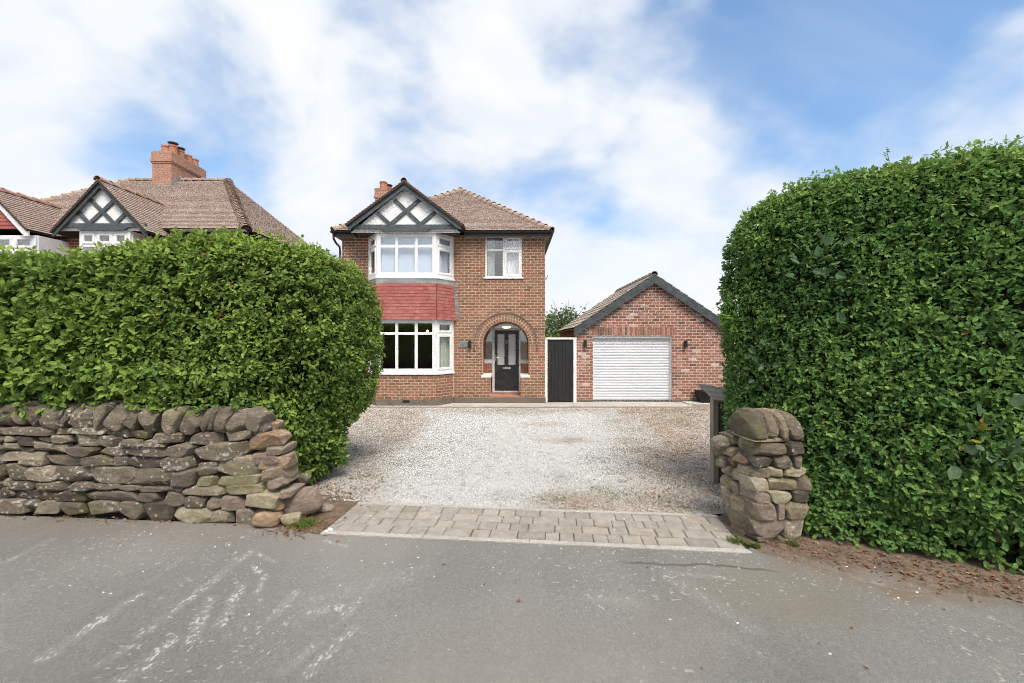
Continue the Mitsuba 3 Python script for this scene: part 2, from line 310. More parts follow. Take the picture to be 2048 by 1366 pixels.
class MB:
    """Collects pieces; every piece carries one random number (its uv) that its material turns into a tone."""

    def __init__(s):
        s.v, s.f, s.u, s.n = [], [], [], 0

    def add(s, v, f, u=0.5):
        v, f = np.asarray(v, float), np.asarray(f, int)
        if f.shape[1] == 4:
            f = np.vstack([f[:, [0, 1, 2]], f[:, [0, 2, 3]]])
        s.v.append(v)
        s.f.append(f + s.n)
        uu = np.zeros((len(v), 2))
        uu[:, 0] = u
        s.u.append(uu)
        s.n += len(v)
        return s

    def arrays(s):
        return np.vstack(s.v), np.vstack(s.f), np.vstack(s.u)

    def box(s, x0, x1, y0, y1, z0, z1, u=0.5, F=None):
        v = np.array([[x, y, z] for x in (x0, x1) for y in (y0, y1) for z in (z0, z1)], float)
        f = [[0, 1, 3, 2], [4, 6, 7, 5], [0, 4, 5, 1], [2, 3, 7, 6], [0, 2, 6, 4], [1, 5, 7, 3]]
        return s.add(F(v) if F else v, f, u)

    def cbox(s, a0, a1, b0, b1, c0, c1, ch, u=0.5, F=None):
        """Box in frame coordinates whose front (c1) edges are chamfered by ch."""
        o = [[a0, b0, c0], [a1, b0, c0], [a1, b1, c0], [a0, b1, c0]]
        m = [[a0, b0, c1 - ch], [a1, b0, c1 - ch], [a1, b1, c1 - ch], [a0, b1, c1 - ch]]
        t = [[a0 + ch, b0 + ch, c1], [a1 - ch, b0 + ch, c1], [a1 - ch, b1 - ch, c1], [a0 + ch, b1 - ch, c1]]
        v = np.array(o + m + t, float)
        f = []
        for i in range(4):
            j = (i + 1) % 4
            f += [[i, j, 4 + j, 4 + i], [4 + i, 4 + j, 8 + j, 8 + i]]
        f += [[8, 9, 10, 11], [3, 2, 1, 0]]
        return s.add(F(v) if F else v, f, u)

    def poly(s, pg, c0, c1, F, u=0.5):
        for g in getattr(pg, 'geoms', [pg]):
            if g.is_empty or g.geom_type != 'Polygon' or g.area < 1e-7:
                continue
            m = trimesh.creation.extrude_polygon(g, abs(c1 - c0), engine='earcut')
            v = np.array(m.vertices)
            v[:, 2] += min(c0, c1)
            s.add(F(v), m.faces, u)
        return s

    def tube(s, pts, r, sides=8, u=0.5, cap=True):
        p = np.asarray(pts, float)
        t = norm(np.gradient(p, axis=0))
        a = norm(np.cross(t, np.where(np.abs(t[:, 2:]) < 0.9, [0, 0, 1.0], [1.0, 0, 0])))
        b = np.cross(t, a)
        th = np.arange(sides) * 2 * np.pi / sides
        rr = np.broadcast_to(r, (len(p),))[:, None, None]
        v = (p[:, None] + rr * (np.cos(th)[None, :, None] * a[:, None] + np.sin(th)[None, :, None] * b[:, None])).reshape(-1, 3)
        f = [[i * sides + j, i * sides + (j + 1) % sides, (i + 1) * sides + (j + 1) % sides, (i + 1) * sides + j] for i in range(len(p) - 1) for j in range(sides)]
        f = np.array(f)
        tri = np.vstack([f[:, [0, 1, 2]], f[:, [0, 2, 3]]])
        if cap:
            k = len(v)
            v = np.vstack([v, p[:1], p[-1:]])
            e = (len(p) - 1) * sides
            tri = np.vstack([tri, [[k, (j + 1) % sides, j] for j in range(sides)], [[k + 1, e + j, e + (j + 1) % sides] for j in range(sides)]])
        return s.add(v, tri, u)

    def lathe(s, prof, c, sides=16, u=0.5):
        prof = np.asarray(prof, float)
        th = np.arange(sides) * 2 * np.pi / sides
        v = np.stack([np.outer(prof[:, 0], np.cos(th)), np.outer(prof[:, 0], np.sin(th)), np.repeat(prof[:, 1:], sides, 1)], -1).reshape(-1, 3) + c
        f = [[i * sides + j, i * sides + (j + 1) % sides, (i + 1) * sides + (j + 1) % sides, (i + 1) * sides + j] for i in range(len(prof) - 1) for j in range(sides)]
        return s.add(v, f, u)


def frame(o, u, v=UP):
    """Points (a, b, c) -> o + a u + b v + c (u x v)."""
    o, u, v = np.asarray(o, float), norm(u), norm(v)
    w = np.cross(u, v)
    return lambda p: o + p[:, :1] * u + p[:, 1:2] * v + p[:, 2:3] * w


def numbered(key):
    if key not in scene and key not in labels and not any(k.startswith(key + '__') for k in scene):
        return key
    i = COUNT.get(key, 0) + 1
    COUNT[key] = i
    return f'{key}_{i:03d}'


COUNT = {}
USED = set()


def key_for(name, parent=None):
    key = f'{parent}__{name}' if parent else name
    if key in USED:
        COUNT[key] = COUNT.get(key, 0) + 1
        key = f'{key}_{COUNT[key]:03d}'
    USED.add(key)
    return key


def thing(name, label, cat, group=None):
    key = key_for(name)
    labels[key] = {'label': label, 'category': cat}
    if group:
        labels[key]['group'] = group
    return key


def put(name, mb, mat, parent=None, smooth=False, kind=None, label=None):
    key = key_for(name, parent)
    v, f, u = mb.arrays() if isinstance(mb, MB) else mb
    if smooth is not False and smooth is not True:
        scene[key] = mikit.ply((v, f), mat + '_bsdf', smooth)
    else:
        scene[key] = mikit.ply((v, f), mat + '_bsdf', smooth, uv=u)
    if kind or label:
        labels[key] = {}
        if kind:
            labels[key]['kind'] = kind
        if label:
            labels[key]['label'] = label
    return key


def put_many(name, pieces, mat, parent, limit=300, rest=None, rank=None, smooth=False):
    """Pieces [(v, f, u)] as parts of their own, the largest in the picture first; those past the limit as one stuff part."""
    order = list(range(len(pieces)))
    if rank is not None:
        order.sort(key=lambda i: rank[i])
    for i in order[:limit]:
        v, f, u = pieces[i]
        mb = MB().add(v, f, u)
        put(name, mb, mat, parent, smooth)
    if len(order) > limit:
        mb = MB()
        for i in order[limit:]:
            mb.add(*pieces[i])
        put(rest, mb, mat, parent, smooth, kind='stuff')


def struct(name, mb, mat, label=None, smooth=False):
    k = put(name, mb, mat, None, smooth, kind='structure')
    if label:
        labels[k]['label'] = label
    return k


# ------------------------------------------------------------------ the ground
def far_line(x):
    return 4.436 - 0.1047 * np.asarray(x, float)


def gz(x, y):
    """Height of the ground: level at the road, falling a third of a metre to the house."""
    f = far_line(np.clip(x, -3, 3))
    return -0.355 * np.clip((np.asarray(y, float) - f) / (13.4 - f), 0, 1)


def sheet(pg, zf, dy=0.4):
    """A polygon in plan cut into strips and laid on the height zf."""
    mb = MB()
    x0, y0, x1, y1 = pg.bounds
    ys = np.arange(y0, y1 + dy, dy)
    for a, b in zip(ys[:-1], ys[1:]):
        part = pg.intersection(sbox(x0 - 1, a, x1 + 1, b))
        for g in getattr(part, 'geoms', [part]):
            if g.geom_type != 'Polygon' or g.area < 1e-6:
                continue
            v, f = trimesh.creation.triangulate_polygon(g, engine='earcut')
            mb.add(np.column_stack([v, zf(v[:, 0], v[:, 1])]), f)
    return mb


def build_ground():
    xs = np.concatenate([[-900, -300, -120, -50, -25], np.arange(-15, 15.1, 1.0), [25, 50, 120, 300, 900]])
    ys = np.concatenate([[-300, -100, -40, -15], np.arange(-8, 20, 0.8), [25, 40, 80, 200, 500, 1500]])
    X, Y = np.meshgrid(xs, ys, indexing='ij')
    V = np.stack([X, Y, gz(X, Y) - 0.03], -1).reshape(-1, 3)
    n = len(ys)
    f = [[i * n + j, (i + 1) * n + j, (i + 1) * n + j + 1, i * n + j + 1] for i in range(len(xs) - 1) for j in range(n - 1)]
    struct('ground', MB().add(V, f), 'soil', 'dark earth of the gardens behind the walls and hedges')
    road = Polygon([(-60, 9.065), (-2.0, 4.03), (-1.70, 3.90), (-1.645, 3.857), (1.856, 3.51), (1.90, 3.60), (2.10, 3.62), (2.7, 3.40), (3.5, 3.15), (6, 2.0), (60, -5), (60, -30), (-60, -30)])
    struct('road', sheet(road, lambda x, y: 0 * x, 3.0), 'road', 'worn grey asphalt road with scraps of old white paint')
    def ragged(a, b, n=14):
        q = np.linspace(a, b, n, endpoint=False)
        q[1:] += (meshkit.fbm(np.column_stack([q[1:] * 6, np.zeros(n - 1)]), 3, 5)[:, None] - 0.5) * 0.14
        return [tuple(v) for v in q]
    edge = ragged((2.30, 3.22), (2.55, 2.99), 6) + ragged((2.55, 2.99), (3.36, 2.89)) + ragged((3.36, 2.89), (6, 1.70), 30)
    verge = Polygon([(1.9, 3.75), (1.95, 3.50), (2.06, 3.44), *edge, (6, 1.70), (12, -1.0), (12, 6), (2.4, 4.6), (1.9, 4.2)])
    struct('verge', sheet(verge, lambda x, y: 0 * x + 0.002, 1.0), 'verge', 'narrow soil and concrete strip along the foot of the right hedge')
    left = Polygon([(-2.45, 4.15), (-2.1, 4.02), (-1.66, 3.85), (-1.57, 4.60), (-1.62, 4.75), (-2.4, 4.9)])
    struct('soil_patch', sheet(left, lambda x, y: 0 * x + 0.004, 1.0), 'soil', 'bare soil between the wall end and the paving')
    drive = Polygon([(-1.62, 4.63), (1.86, 4.27), (2.75, 4.5), (2.9, 6.0), (6.2, 13.2), (6.2, 13.6), (-7.5, 13.6), (-7.2, 9.0), (-2.8, 5.0), (-2.0, 4.68)])
    struct('driveway', sheet(drive, lambda x, y: gz(x, y) + 0.004, 0.5), 'gravel_bed', 'pale gravel driveway in front of the house')
    return drive


DRIVE = build_ground()


def build_gravel():
    rng = np.random.default_rng(5)
    oct_v = np.array([[1, 0, 0], [-1, 0, 0], [0, 1, 0], [0, -1, 0], [0, 0, 1], [0, 0, -1.0]])
    oct_f = np.array([[0, 2, 4], [2, 1, 4], [1, 3, 4], [3, 0, 4], [2, 0, 5], [1, 2, 5], [3, 1, 5], [0, 3, 5]])
    n = 170000
    y = 4.2 + 9.2 * rng.random(n) ** 2.1
    x = rng.uniform(-7, 6.2, n)
    keep = shapely.contains_xy(DRIVE, x, y) & (np.abs(x) < 0.75 + 0.62 * y)
    x, y = x[keep], y[keep]
    n = len(x)
    s = rng.uniform(0.006, 0.0125, n) * (1 + 0.05 * (y - 4.4))
    sc = s[:, None] * rng.uniform(0.65, 1.25, (n, 3)) * [1, 1, 0.7]
    v = oct_v[None] * sc[:, None] * rng.uniform(0.75, 1.2, (n, 6, 1))
    a = rng.uniform(0, 2 * np.pi, n)
    ca, sa = np.cos(a)[:, None], np.sin(a)[:, None]
    tilt = rng.normal(0, 0.35, (n, 1))
    X = v[..., 0] * ca - v[..., 1] * sa
    Y = v[..., 0] * sa + v[..., 1] * ca
    Z = v[..., 2] + tilt * X
    P = np.stack([X + x[:, None], Y + y[:, None], Z + (gz(x, y) + 0.004)[:, None] + 0.3 * s[:, None]], -1)
    f = (oct_f[None] + 6 * np.arange(n)[:, None, None]).reshape(-1, 3)
    u = np.zeros((n * 6, 2))
    u[:, 0] = np.repeat(rng.random(n), 6)
    put('gravel', (P.reshape(-1, 3), f, u), 'gravel', kind='stuff', label='loose pale limestone chippings spread over the driveway')


build_gravel()


def build_paving():
    rng = np.random.default_rng(8)
    o = np.array([-1.645, 3.857, 0])
    F = frame(o, (0.9951, -0.0986, 0), (0.0986, 0.9951, 0))     # a along the road, b towards the house, c up
    pav = struct('paving', MB().box(0.0, 3.52, 0.0, 0.755, -0.05, 0.001, F=F), 'joint', 'strip of grey block paving at the driveway entrance')
    P = []
    rows = [(0.052, 0.217), (0.217, 0.377), (0.377, 0.537), (0.537, 0.70)]
    for b0, b1 in rows:
        a = -0.02 + rng.uniform(-0.05, 0.0)
        sh = -0.10 * b0 / 0.7
        while a < 3.5:
            w = rng.choice([0.12, 0.16, 0.16, 0.235, 0.235])
            lo, hi = max(a, 0.0), min(a + w, 3.515)
            if hi - lo > 0.04:
                mb = MB()
                g = 0.0035
                mb.cbox(lo + g, hi - g, b0 + g, b1 - g, -0.03, 0.008 + rng.uniform(-0.002, 0.003), 0.006, F=F)
                v, f, _ = mb.arrays()
                c = v.mean(0)
                v = v + rng.normal(0, 0.0012, v.shape)
                v[:, 2] += (v[:, 0] - c[0]) * rng.normal(0, 0.012) + (v[:, 1] - c[1]) * rng.normal(0, 0.012)
                P.append((v, f, rng.random()))
            a += w
    put_many('sett', P, 'sett', pav)
    for b0, b1, z in ((-0.012, 0.047, 0.012), (0.705, 0.755, 0.010)):
        a = 0.0
        while a < 3.5:
            w = min(rng.uniform(0.85, 0.95), 3.53 - a)
            put('edging_kerb', MB().cbox(a + 0.002, a + w - 0.002, b0, b1, -0.05, z + rng.uniform(-0.002, 0.002), 0.004, F=F), 'edging', pav)
            a += w


build_paving()

# ------------------------------------------------------------------ stones
ICO2, ICO3 = trimesh.creation.icosphere(2), trimesh.creation.icosphere(3)


def stone(center, half, axes, seed, n=6.0, rough=0.18, ico=ICO2):
    """A rough block: a superellipsoid with broken corners. axes: rows are its own three directions."""
    rng = np.random.default_rng(seed)
    d = np.array(ico.vertices)
    r = (np.abs(d) ** n).sum(1) ** (-1 / n)
    p = d * r[:, None]
    sk = rng.normal(0, rough, 6)
    p = p + np.stack([sk[0] * p[:, 2] * 0.8 + sk[1] * p[:, 1] * .4, sk[2] * p[:, 0] * 0.4, sk[3] * p[:, 0] * 0.45 + sk[4] * p[:, 0] * p[:, 0] * 0.5], -1) * [1, 1, 1]
    half = np.asarray(half)
    q = p * half
    s = float(np.sort(half)[1])
    off = rng.uniform(0, 50, 3)
    nn = meshkit.fbm(q / (s * 0.9) + off, 4, seed) - 0.5
    cut = meshkit.noise(q / (s * 1.6) + off + 9, seed + 3)
    q = q + d * (nn * 0.34 * min(half) + (cut - 0.5) * 0.22 * min(half))[:, None]
    for k in range(10):                                              # knocked-off corners and cleft faces
        m = norm(rng.normal(0, 1, 3) / half)
        ext = np.abs(m * half).sum()
        over = np.maximum(0, q @ m - ext * rng.uniform(0.60, 0.82))
        q = q - over[:, None] * m * 0.9
    return q @ np.asarray(axes) + center, np.array(ico.faces)


WALL_A, WALL_B = 3.857, -0.0868                      # the wall's front: y = A + B x
WU = norm([1, WALL_B, 0])
WN = np.array([WU[1], -WU[0], 0])


def wx(u, zz=0):
    return WALL_A / (1 - WALL_B * u) * u


def stones_wall():
    t = thing('dry_stone_wall', 'low weathered dry stone wall with upright coping stones under the left hedge', 'wall')
    # faces of the stones measured along the wall: left, right, top, bottom in hundredths of the two surveyed stretches
    A = [(0, 190, 290, 378), (190, 290, 290, 372), (285, 560, 288, 380), (560, 720, 300, 372), (720, 1085, 297, 362), (1085, 1340, 305, 405), (1340, 1565, 335, 412), (1560, 1870, 350, 452),
         (0, 125, 388, 460), (125, 375, 380, 500), (372, 530, 385, 452), (528, 735, 378, 462), (735, 1025, 362, 484), (1010, 1235, 395, 500), (1235, 1480, 425, 492), (1478, 1730, 420, 512),
         (0, 170, 462, 552), (170, 345, 502, 548), (345, 540, 455, 547), (535, 705, 462, 575), (700, 1000, 485, 595), (1000, 1280, 500, 588), (1280, 1725, 490, 602),
         (0, 165, 555, 665), (165, 440, 550, 690), (465, 855, 582, 706), (858, 1165, 592, 708), (1160, 1305, 592, 712), (1305, 1680, 600, 722),
         (0, 40, 680, 800), (38, 278, 680, 850), (265, 570, 692, 862), (555, 938, 706, 866), (920, 1420, 708, 886), (1325, 1838, 728, 912),
         (0, 85, 840, 905), (60, 345, 848, 952), (375, 700, 862, 962), (690, 965, 870, 962), (975, 1255, 882, 946), (1250, 1495, 892, 966), (1490, 1790, 912, 972),
         (0, 128, 922, 1040), (130, 538, 956, 1062), (540, 845, 966, 1072), (855, 1435, 958, 1072), (1430, 1665, 975, 1075),
         (0, 250, 1036, 1185), (252, 385, 1060, 1190), (380, 625, 1070, 1196), (600, 855, 1080, 1210), (868, 1255, 1068, 1218), (1250, 1505, 1070, 1255), (1495, 1812, 1076, 1292)]
    B = [(425, 742, 345, 470, 0, 'w'), (740, 1022, 340, 440, -4, 'w'), (1000, 1345, 360, 520, -7, 'o'), (150, 455, 470, 605, -8, 'w'), (465, 1010, 458, 640, -3, 'w'), (100, 470, 590, 742, -7, 'w'),
         (1085, 1330, 585, 688, -8, 'p'), (1130, 1440, 605, 755, -14, 'o'), (1150, 1370, 505, 590, -5, 'w'), (505, 705, 655, 795, 0, 'w'), (690, 1130, 612, 820, -2, 'w'), (250, 482, 722, 905, -4, 'w'), (465, 692, 802, 912, 0, 'w'),
         (698, 1132, 800, 912, -3, 'b'), (1130, 1385, 722, 872, -6, 'o'), (1215, 1405, 812, 935, -14, 'p'), (205, 362, 888, 980, 0, 'w'), (355, 790, 908, 1000, 0, 'w'), (800, 1222, 880, 992, -6, 'b'),
         (98, 362, 975, 1112, 4, 'w'), (360, 582, 1008, 1132, 0, 'w'), (580, 742, 1010, 1152, 0, 'w'), (738, 982, 1008, 1166, 0, 'p'), (1000, 1342, 962, 1152, -3, 'b'),
         (220, 652, 1132, 1312, 0, 'b'), (640, 852, 1168, 1302, 0, 'w'), (850, 1088, 1148, 1322, 0, 'w'), (1085, 1345, 1168, 1322, -4, 'w'), (1335, 1460, 965, 1050, 10, 'o')]
    rng = np.random.default_rng(31)
    rows = []
    for s in A:
        rows.append((s[0] / 5.254, s[1] / 5.254, 800 + s[2] / 5.254, 800 + s[3] / 5.254, rng.normal(0, 1.5), 'w'))
    for s in B:
        rows.append((300 + s[0] / 5.253, 300 + s[1] / 5.253, 800 + s[2] / 5.253, 800 + s[3] / 5.253, s[4], s[5]))
    # the stretch beyond the left edge of the view, in the same courses
    for y0, y1 in ((856, 872), (874, 888), (888, 904), (905, 932), (932, 962), (963, 982), (980, 1002), (1000, 1030)):
        x = -560.0
        while x < 0:
            w = min(rng.uniform(30, 85), -x)
            rows.append((x, x + w, y0, y1, rng.normal(0, 2), 'w'))
            x += w
    mats = {'w': 'wall_stone', 'o': 'ochre_stone', 'p': 'pink_stone', 'b': 'buff_stone'}
    for i, (p0, p1, q0, q1, tilt, m) in enumerate(rows):
        u0, u1 = (p0 - 1024) / 900, (p1 - 1024) / 900
        xa, xb = wx(u0), wx(u1)
        xc = (xa + xb) / 2
        d = WALL_A + WALL_B * xc
        za, zb = EYE - (q1 - 683) / 900 * d, EYE - (q0 - 683) / 900 * d
        zb = min(zb, 0.86)
        L, H = (xb - xa) / abs(WU[0]), zb - za
        dep = rng.uniform(0.10, 0.15)
        push = rng.uniform(-0.012, 0.022) + 0.03 * max(0, 0.5 - za)
        c = np.array([xc, d, (za + zb) / 2]) - WN * (dep - push)
        th = math.radians(-tilt)
        ax = np.array([math.cos(th) * WU + math.sin(th) * UP, -WN, -math.sin(th) * WU + math.cos(th) * UP])
        v, f = stone(c, (L * 0.515, dep, H * 0.525), ax, 100 + i, n=rng.uniform(10, 18), ico=ICO3 if p0 >= -50 else ICO2)
        put('stone', MB().add(v, f, rng.random()), mats[m], t)
    # coping: slabs on edge, leaning against each other
    cop = [(-560 + 42 * k, -560 + 42 * k + 38, 858, 806) for k in range(13)]
    cop += [(-10, 18, 850, 806), (18, 48, 846, 804), (50, 80, 852, 812), (80, 114, 855, 815), (114, 131, 855, 814), (131, 172, 858, 806), (174, 201, 857, 806), (200, 242, 858, 807), (241, 267, 857, 808), (264, 309, 861, 810),
            (312, 346, 865, 826), (342, 390, 867, 828), (390, 410, 862, 836), (410, 424, 864, 838), (423, 450, 864, 828), (448, 484, 864, 826), (484, 512, 863, 828)]
    for i, (p0, p1, qb, qt) in enumerate(cop):
        xa, xb = wx((p0 - 1024) / 900), wx((p1 - 1024) / 900)
        xc = (xa + xb) / 2
        d = WALL_A + WALL_B * xc
        zb = EYE - (qb - 683) / 900 * d - 0.01
        w = (xb - xa) * 0.50
        h = (0.118 + rng.uniform(-0.012, 0.012)) * (0.8 if p0 > 440 else 1)
        th = math.radians(-18 + rng.normal(0, 4)) if p0 < 400 else math.radians(-6 + rng.normal(0, 3))
        lean = norm(math.cos(th) * UP - math.sin(th) * WU)
        ax = np.array([norm(np.cross(lean, WN)) * -1, -WN, lean])
        c = np.array([xc, d, zb]) - WN * 0.155 + lean * h + WN * 0.015
        v, f = stone(c, (w, 0.165, h), ax, 600 + i, n=6.5, rough=0.10, ico=ICO3)
        v[:, 2] -= 0.05 * np.clip((v - c) @ WN / 0.165, -1, 1) ** 2 * ((v[:, 2] - c[2]) > 0)
        put('coping_stone', MB().add(v, f, 0.25 + 0.5 * rng.random()), 'wall_stone', t)
    F = frame(np.array([-8.6, WALL_A + WALL_B * -8.6, 0]) - WN * 0.33, WU)
    put('core', MB().box(0, 6.15, -0.05, 0.84, 0, 0.27, F=F), 'wall_core', t)
    # the wall's return at its right end, stones seen end on
    for i in range(14):
        z = 0.05 + (i % 7) * 0.125
        c = np.array([-2.36 + 0.10 * (1 - z), 4.20 + 0.16 * (i // 7), z + 0.03])
        v, f = stone(c, (0.10, 0.10, 0.062), np.eye(3), 800 + i, n=5, ico=ICO2)
        put('stone', MB().add(v, f, rng.random()), ['wall_stone', 'ochre_stone', 'buff_stone'][i % 3], t)
    # tumbled stones at its foot
    loose = [((-2.00, 4.25, 0.13), (0.19, 0.12, 0.125), 0.5, 'pink_stone', 'large rounded brown boulder lying at the end of the stone wall'),
             ((-1.98, 4.06, 0.05), (0.095, 0.07, 0.05), 0.2, 'buff_stone', 'squarish pale buff stone lying below the big boulder'),
             ((-2.19, 4.02, 0.06), (0.12, 0.07, 0.062), -0.35, 'ochre_stone', 'flat tan stone leaning against the foot of the wall end'),
             ((-2.06, 4.42, 0.30), (0.075, 0.06, 0.05), 0.0, 'dark_stone', 'small dark grey stone perched above the boulder'),
             ((-2.13, 4.11, 0.155), (0.055, 0.05, 0.045), 0.6, 'ochre_stone', 'small ochre stone wedged beside the boulder'),
             ((-1.84, 4.38, 0.03), (0.10, 0.07, 0.03), -0.1, 'pink_stone', 'flat mossy brown stone half buried in the gravel by the paving')]
    for i, (c, h, a, m, lab) in enumerate(loose):
        k = thing('loose_stone', lab, 'stone')
        R = np.array([[math.cos(a * 0.4), 0.2, math.sin(a * 0.4)], [-0.2, 1, 0], [-math.sin(a * 0.4), 0, math.cos(a * 0.4)]])
        v, f = stone(np.array(c), h, norm(R), 900 + i, n=3.2, ico=ICO3)
        scene[k] = mikit.ply((v, f), m + '_bsdf', True, uv=np.column_stack([np.full(len(v), 0.45), np.zeros(len(v))]))
    for i, (x, y, s, lab) in enumerate([(-1.575, 3.905, 0.022, 'white pebble at the left corner of the paving, upper one'), (-1.60, 3.875, 0.017, 'cream pebble just in front of the white pebble by the paving')]):
        k = thing('pebble', lab, 'pebble')
        v, f = stone(np.array([x, y, s * 0.8]), (s, s * 0.8, s * 0.7), np.eye(3), 950 + i, n=2.4)
        scene[k] = mikit.ply((v, f), 'white_paint_bsdf', True, uv=np.zeros((len(v), 2)))


stones_wall()


def pillar():
    t = thing('gate_pillar', 'squat gatepost of rough buff stones with rounded coping beside the right hedge', 'pillar')
    rng = np.random.default_rng(77)
    C = np.array([2.215, 3.93, 0])
    # near corner at (1.95, 3.65); left face runs back along the drive, right face along the hedge
    E1, E2 = norm([1, 0.10, 0]), norm([-0.14, 1, 0])
    O = np.array([1.985, 3.665, 0])
    b, o, p, d, w = 'buff_stone', 'ochre_stone', 'pink_stone', 'dark_stone', 'wall_stone'
    # courses (z0, z1): front stones then side stones, each (from, to, material)
    courses = [(0.0, 0.05, [(0.02, 0.24, w), (0.26, 0.5, w)], [(0.12, 0.3, b)]),
               (0.04, 0.20, [(0.0, 0.31, p), (0.32, 0.56, w)], [(0.14, 0.42, b)]),
               (0.19, 0.335, [(-0.02, 0.22, p), (0.23, 0.31, p), (0.32, 0.58, b)], [(-0.02, 0.30, b), (0.30, 0.46, b)]),
               (0.325, 0.42, [(0.16, 0.40, b), (0.41, 0.60, w)], [(0.02, 0.16, b), (0.17, 0.27, p), (0.28, 0.46, b)]),
               (0.33, 0.435, [(-0.02, 0.15, p)], []),
               (0.43, 0.53, [(-0.01, 0.14, b), (0.15, 0.44, b), (0.45, 0.60, w)], [(0.1, 0.34, b), (0.35, 0.47, b)]),
               (0.53, 0.61, [(0.01, 0.17, b), (0.175, 0.33, b), (0.335, 0.56, b)], [(0.06, 0.25, b), (0.26, 0.36, o), (0.37, 0.46, w)]),
               (0.61, 0.70, [(0.0, 0.23, d), (0.235, 0.42, d), (0.43, 0.56, w)], [(0.05, 0.26, o), (0.27, 0.46, b)]),
               (0.70, 0.825, [(0.02, 0.34, d), (0.345, 0.54, w)], [(0.06, 0.27, b), (0.28, 0.47, w)])]
    k = 0
    for z0, z1, front, side in courses:
        zc, hz = (z0 + z1) / 2, (z1 - z0) / 2
        inset = 0.05 * (zc > 0.5) * (zc - 0.5) + 0.0
        for a0, a1, m in front:
            a0, a1 = a0 * 0.80, a1 * 0.80
            c = O + E1 * (a0 + a1) / 2 + E2 * (0.10 + inset + rng.uniform(-0.012, 0.02)) + UP * zc
            v, f = stone(c, ((a1 - a0) * 0.52, 0.115, hz * 1.08), np.array([E1, E2, UP]), 1200 + k, n=rng.uniform(10, 18), rough=0.10, ico=ICO3)
            put('stone', MB().add(v, f, rng.random()), m, t)
            k += 1
        for a0, a1, m in side:
            c = O + E2 * (a0 + a1 + 0.06) / 2 + E1 * (0.10 + inset + rng.uniform(-0.015, 0.02)) + UP * (zc + rng.uniform(-0.01, 0.01))
            v, f = stone(c, ((a1 - a0) * 0.52, 0.11, hz * 1.05), np.array([E2, -E1, UP]), 1300 + k, n=rng.uniform(9, 16), rough=0.12, ico=ICO3)
            put('stone', MB().add(v, f, rng.random()), m, t)
            k += 1
    knob = [((-0.035, 0.42, 0.735), 0.075, w), ((-0.02, 0.44, 0.545), 0.045, w), ((0.0, 0.5, 0.64), 0.06, b)]
    for (e1, e2, z), r, m in knob:
        v, f = stone(O + E1 * e1 + E2 * e2 + UP * z, (r, r, r * 0.85), np.eye(3), 1400 + k, n=3, ico=ICO2)
        put('stone', MB().add(v, f, rng.random()), m, t, True)
        k += 1
    put('core', MB().box(0.07, 0.42, 0.08, 0.45, 0.0, 0.82, F=frame(O, E1, E2)), 'wall_core', t)
    bed = MB()
    v, f = stone(O + E1 * 0.215 + E2 * 0.235 + UP * 0.835, (0.205, 0.225, 0.020), np.array([E1, E2, UP]), 1500, n=6)
    put('mortar_bed', bed.add(v, f), 'stone_mortar', t, True)
    # coping: half-round slabs side by side, mortar between
    x = 0.0
    for i, (wd, m) in enumerate([(0.115, d), (0.085, d), (0.03, None), (0.075, d), (0.025, None), (0.13, d)]):
        hy, hz = (0.235, 0.118) if m else (0.205, 0.10)
        v, f = stone(np.zeros(3), (wd * 0.54, hy, hz), np.eye(3), 1600 + i, n=5.0, rough=0.08, ico=ICO3)
        r = np.clip(np.abs(v[:, 1]) / hy, 0, 1)
        up = np.clip((v[:, 2] + hz) / (2 * hz), 0, 1)
        v[:, 2] -= up * hz * 1.15 * r ** 2.6
        v[:, 0] += -0.05 * up * (x - 0.2) / 0.2 + 0.012 * np.sin(v[:, 1] * 9 + i)
        c = O + E1 * (x + wd / 2 - 0.005) + E2 * 0.225 + UP * (0.95 + rng.uniform(-0.012, 0.012))
        put('coping_stone' if m else 'mortar_joint', MB().add(v @ np.array([E1, E2, UP]) + c, f, [0.35, 0.6, 0, 0.75, 0, 0.5][i]), m or 'stone_mortar', t, False if m else True)
        x += wd


pillar()

# ------------------------------------------------------------------ brickwork, tiles, windows
BL, BH = 0.2320, 0.0884


def brickwork(region, F, seed, a_org=0.0, b_org=0.0, L=BL, H=BH, j=0.0165, proud=0.006):
    """Running-bond bricks cut to the region of a wall: [(v, f, u)] and their heights for ranking."""
    rng = np.random.default_rng(seed)
    prep = shapely.prepared.prep(region)
    x0, y0, x1, y1 = region.bounds
    P, cen = [], []
    for r in range(int(math.floor((y0 - b_org) / H)), int(math.ceil((y1 - b_org) / H))):
        sh = 0.5 * L * (r % 2)
        for k in range(int(math.floor((x0 - a_org - sh) / L)) - 1, int(math.ceil((x1 - a_org) / L)) + 1):
            a, b = a_org + sh + k * L, b_org + r * H
            w = sbox(a + j / 2, b + j / 2, a + L - j / 2, b + H - j / 2)
            if not prep.intersects(w):
                continue
            c1 = proud + rng.uniform(-0.002, 0.002)
            mb = MB()
            if prep.contains(w):
                v = rng.uniform(-0.0022, 0.0022, 4)
                mb.cbox(a + j / 2 + v[0], a + L - j / 2 + v[1], b + j / 2 + v[2], b + H - j / 2 + v[3], -0.02, c1, 0.003, F=F)
            else:
                g = w.intersection(region)
                if g.area < 0.0012:
                    continue
                mb.poly(g, -0.02, c1, F)
                if not mb.v:
                    continue
            v, f, _ = mb.arrays()
            P.append((v, f, rng.random()))
            cen.append((a + L / 2, b + H / 2))
    return P, np.array(cen)


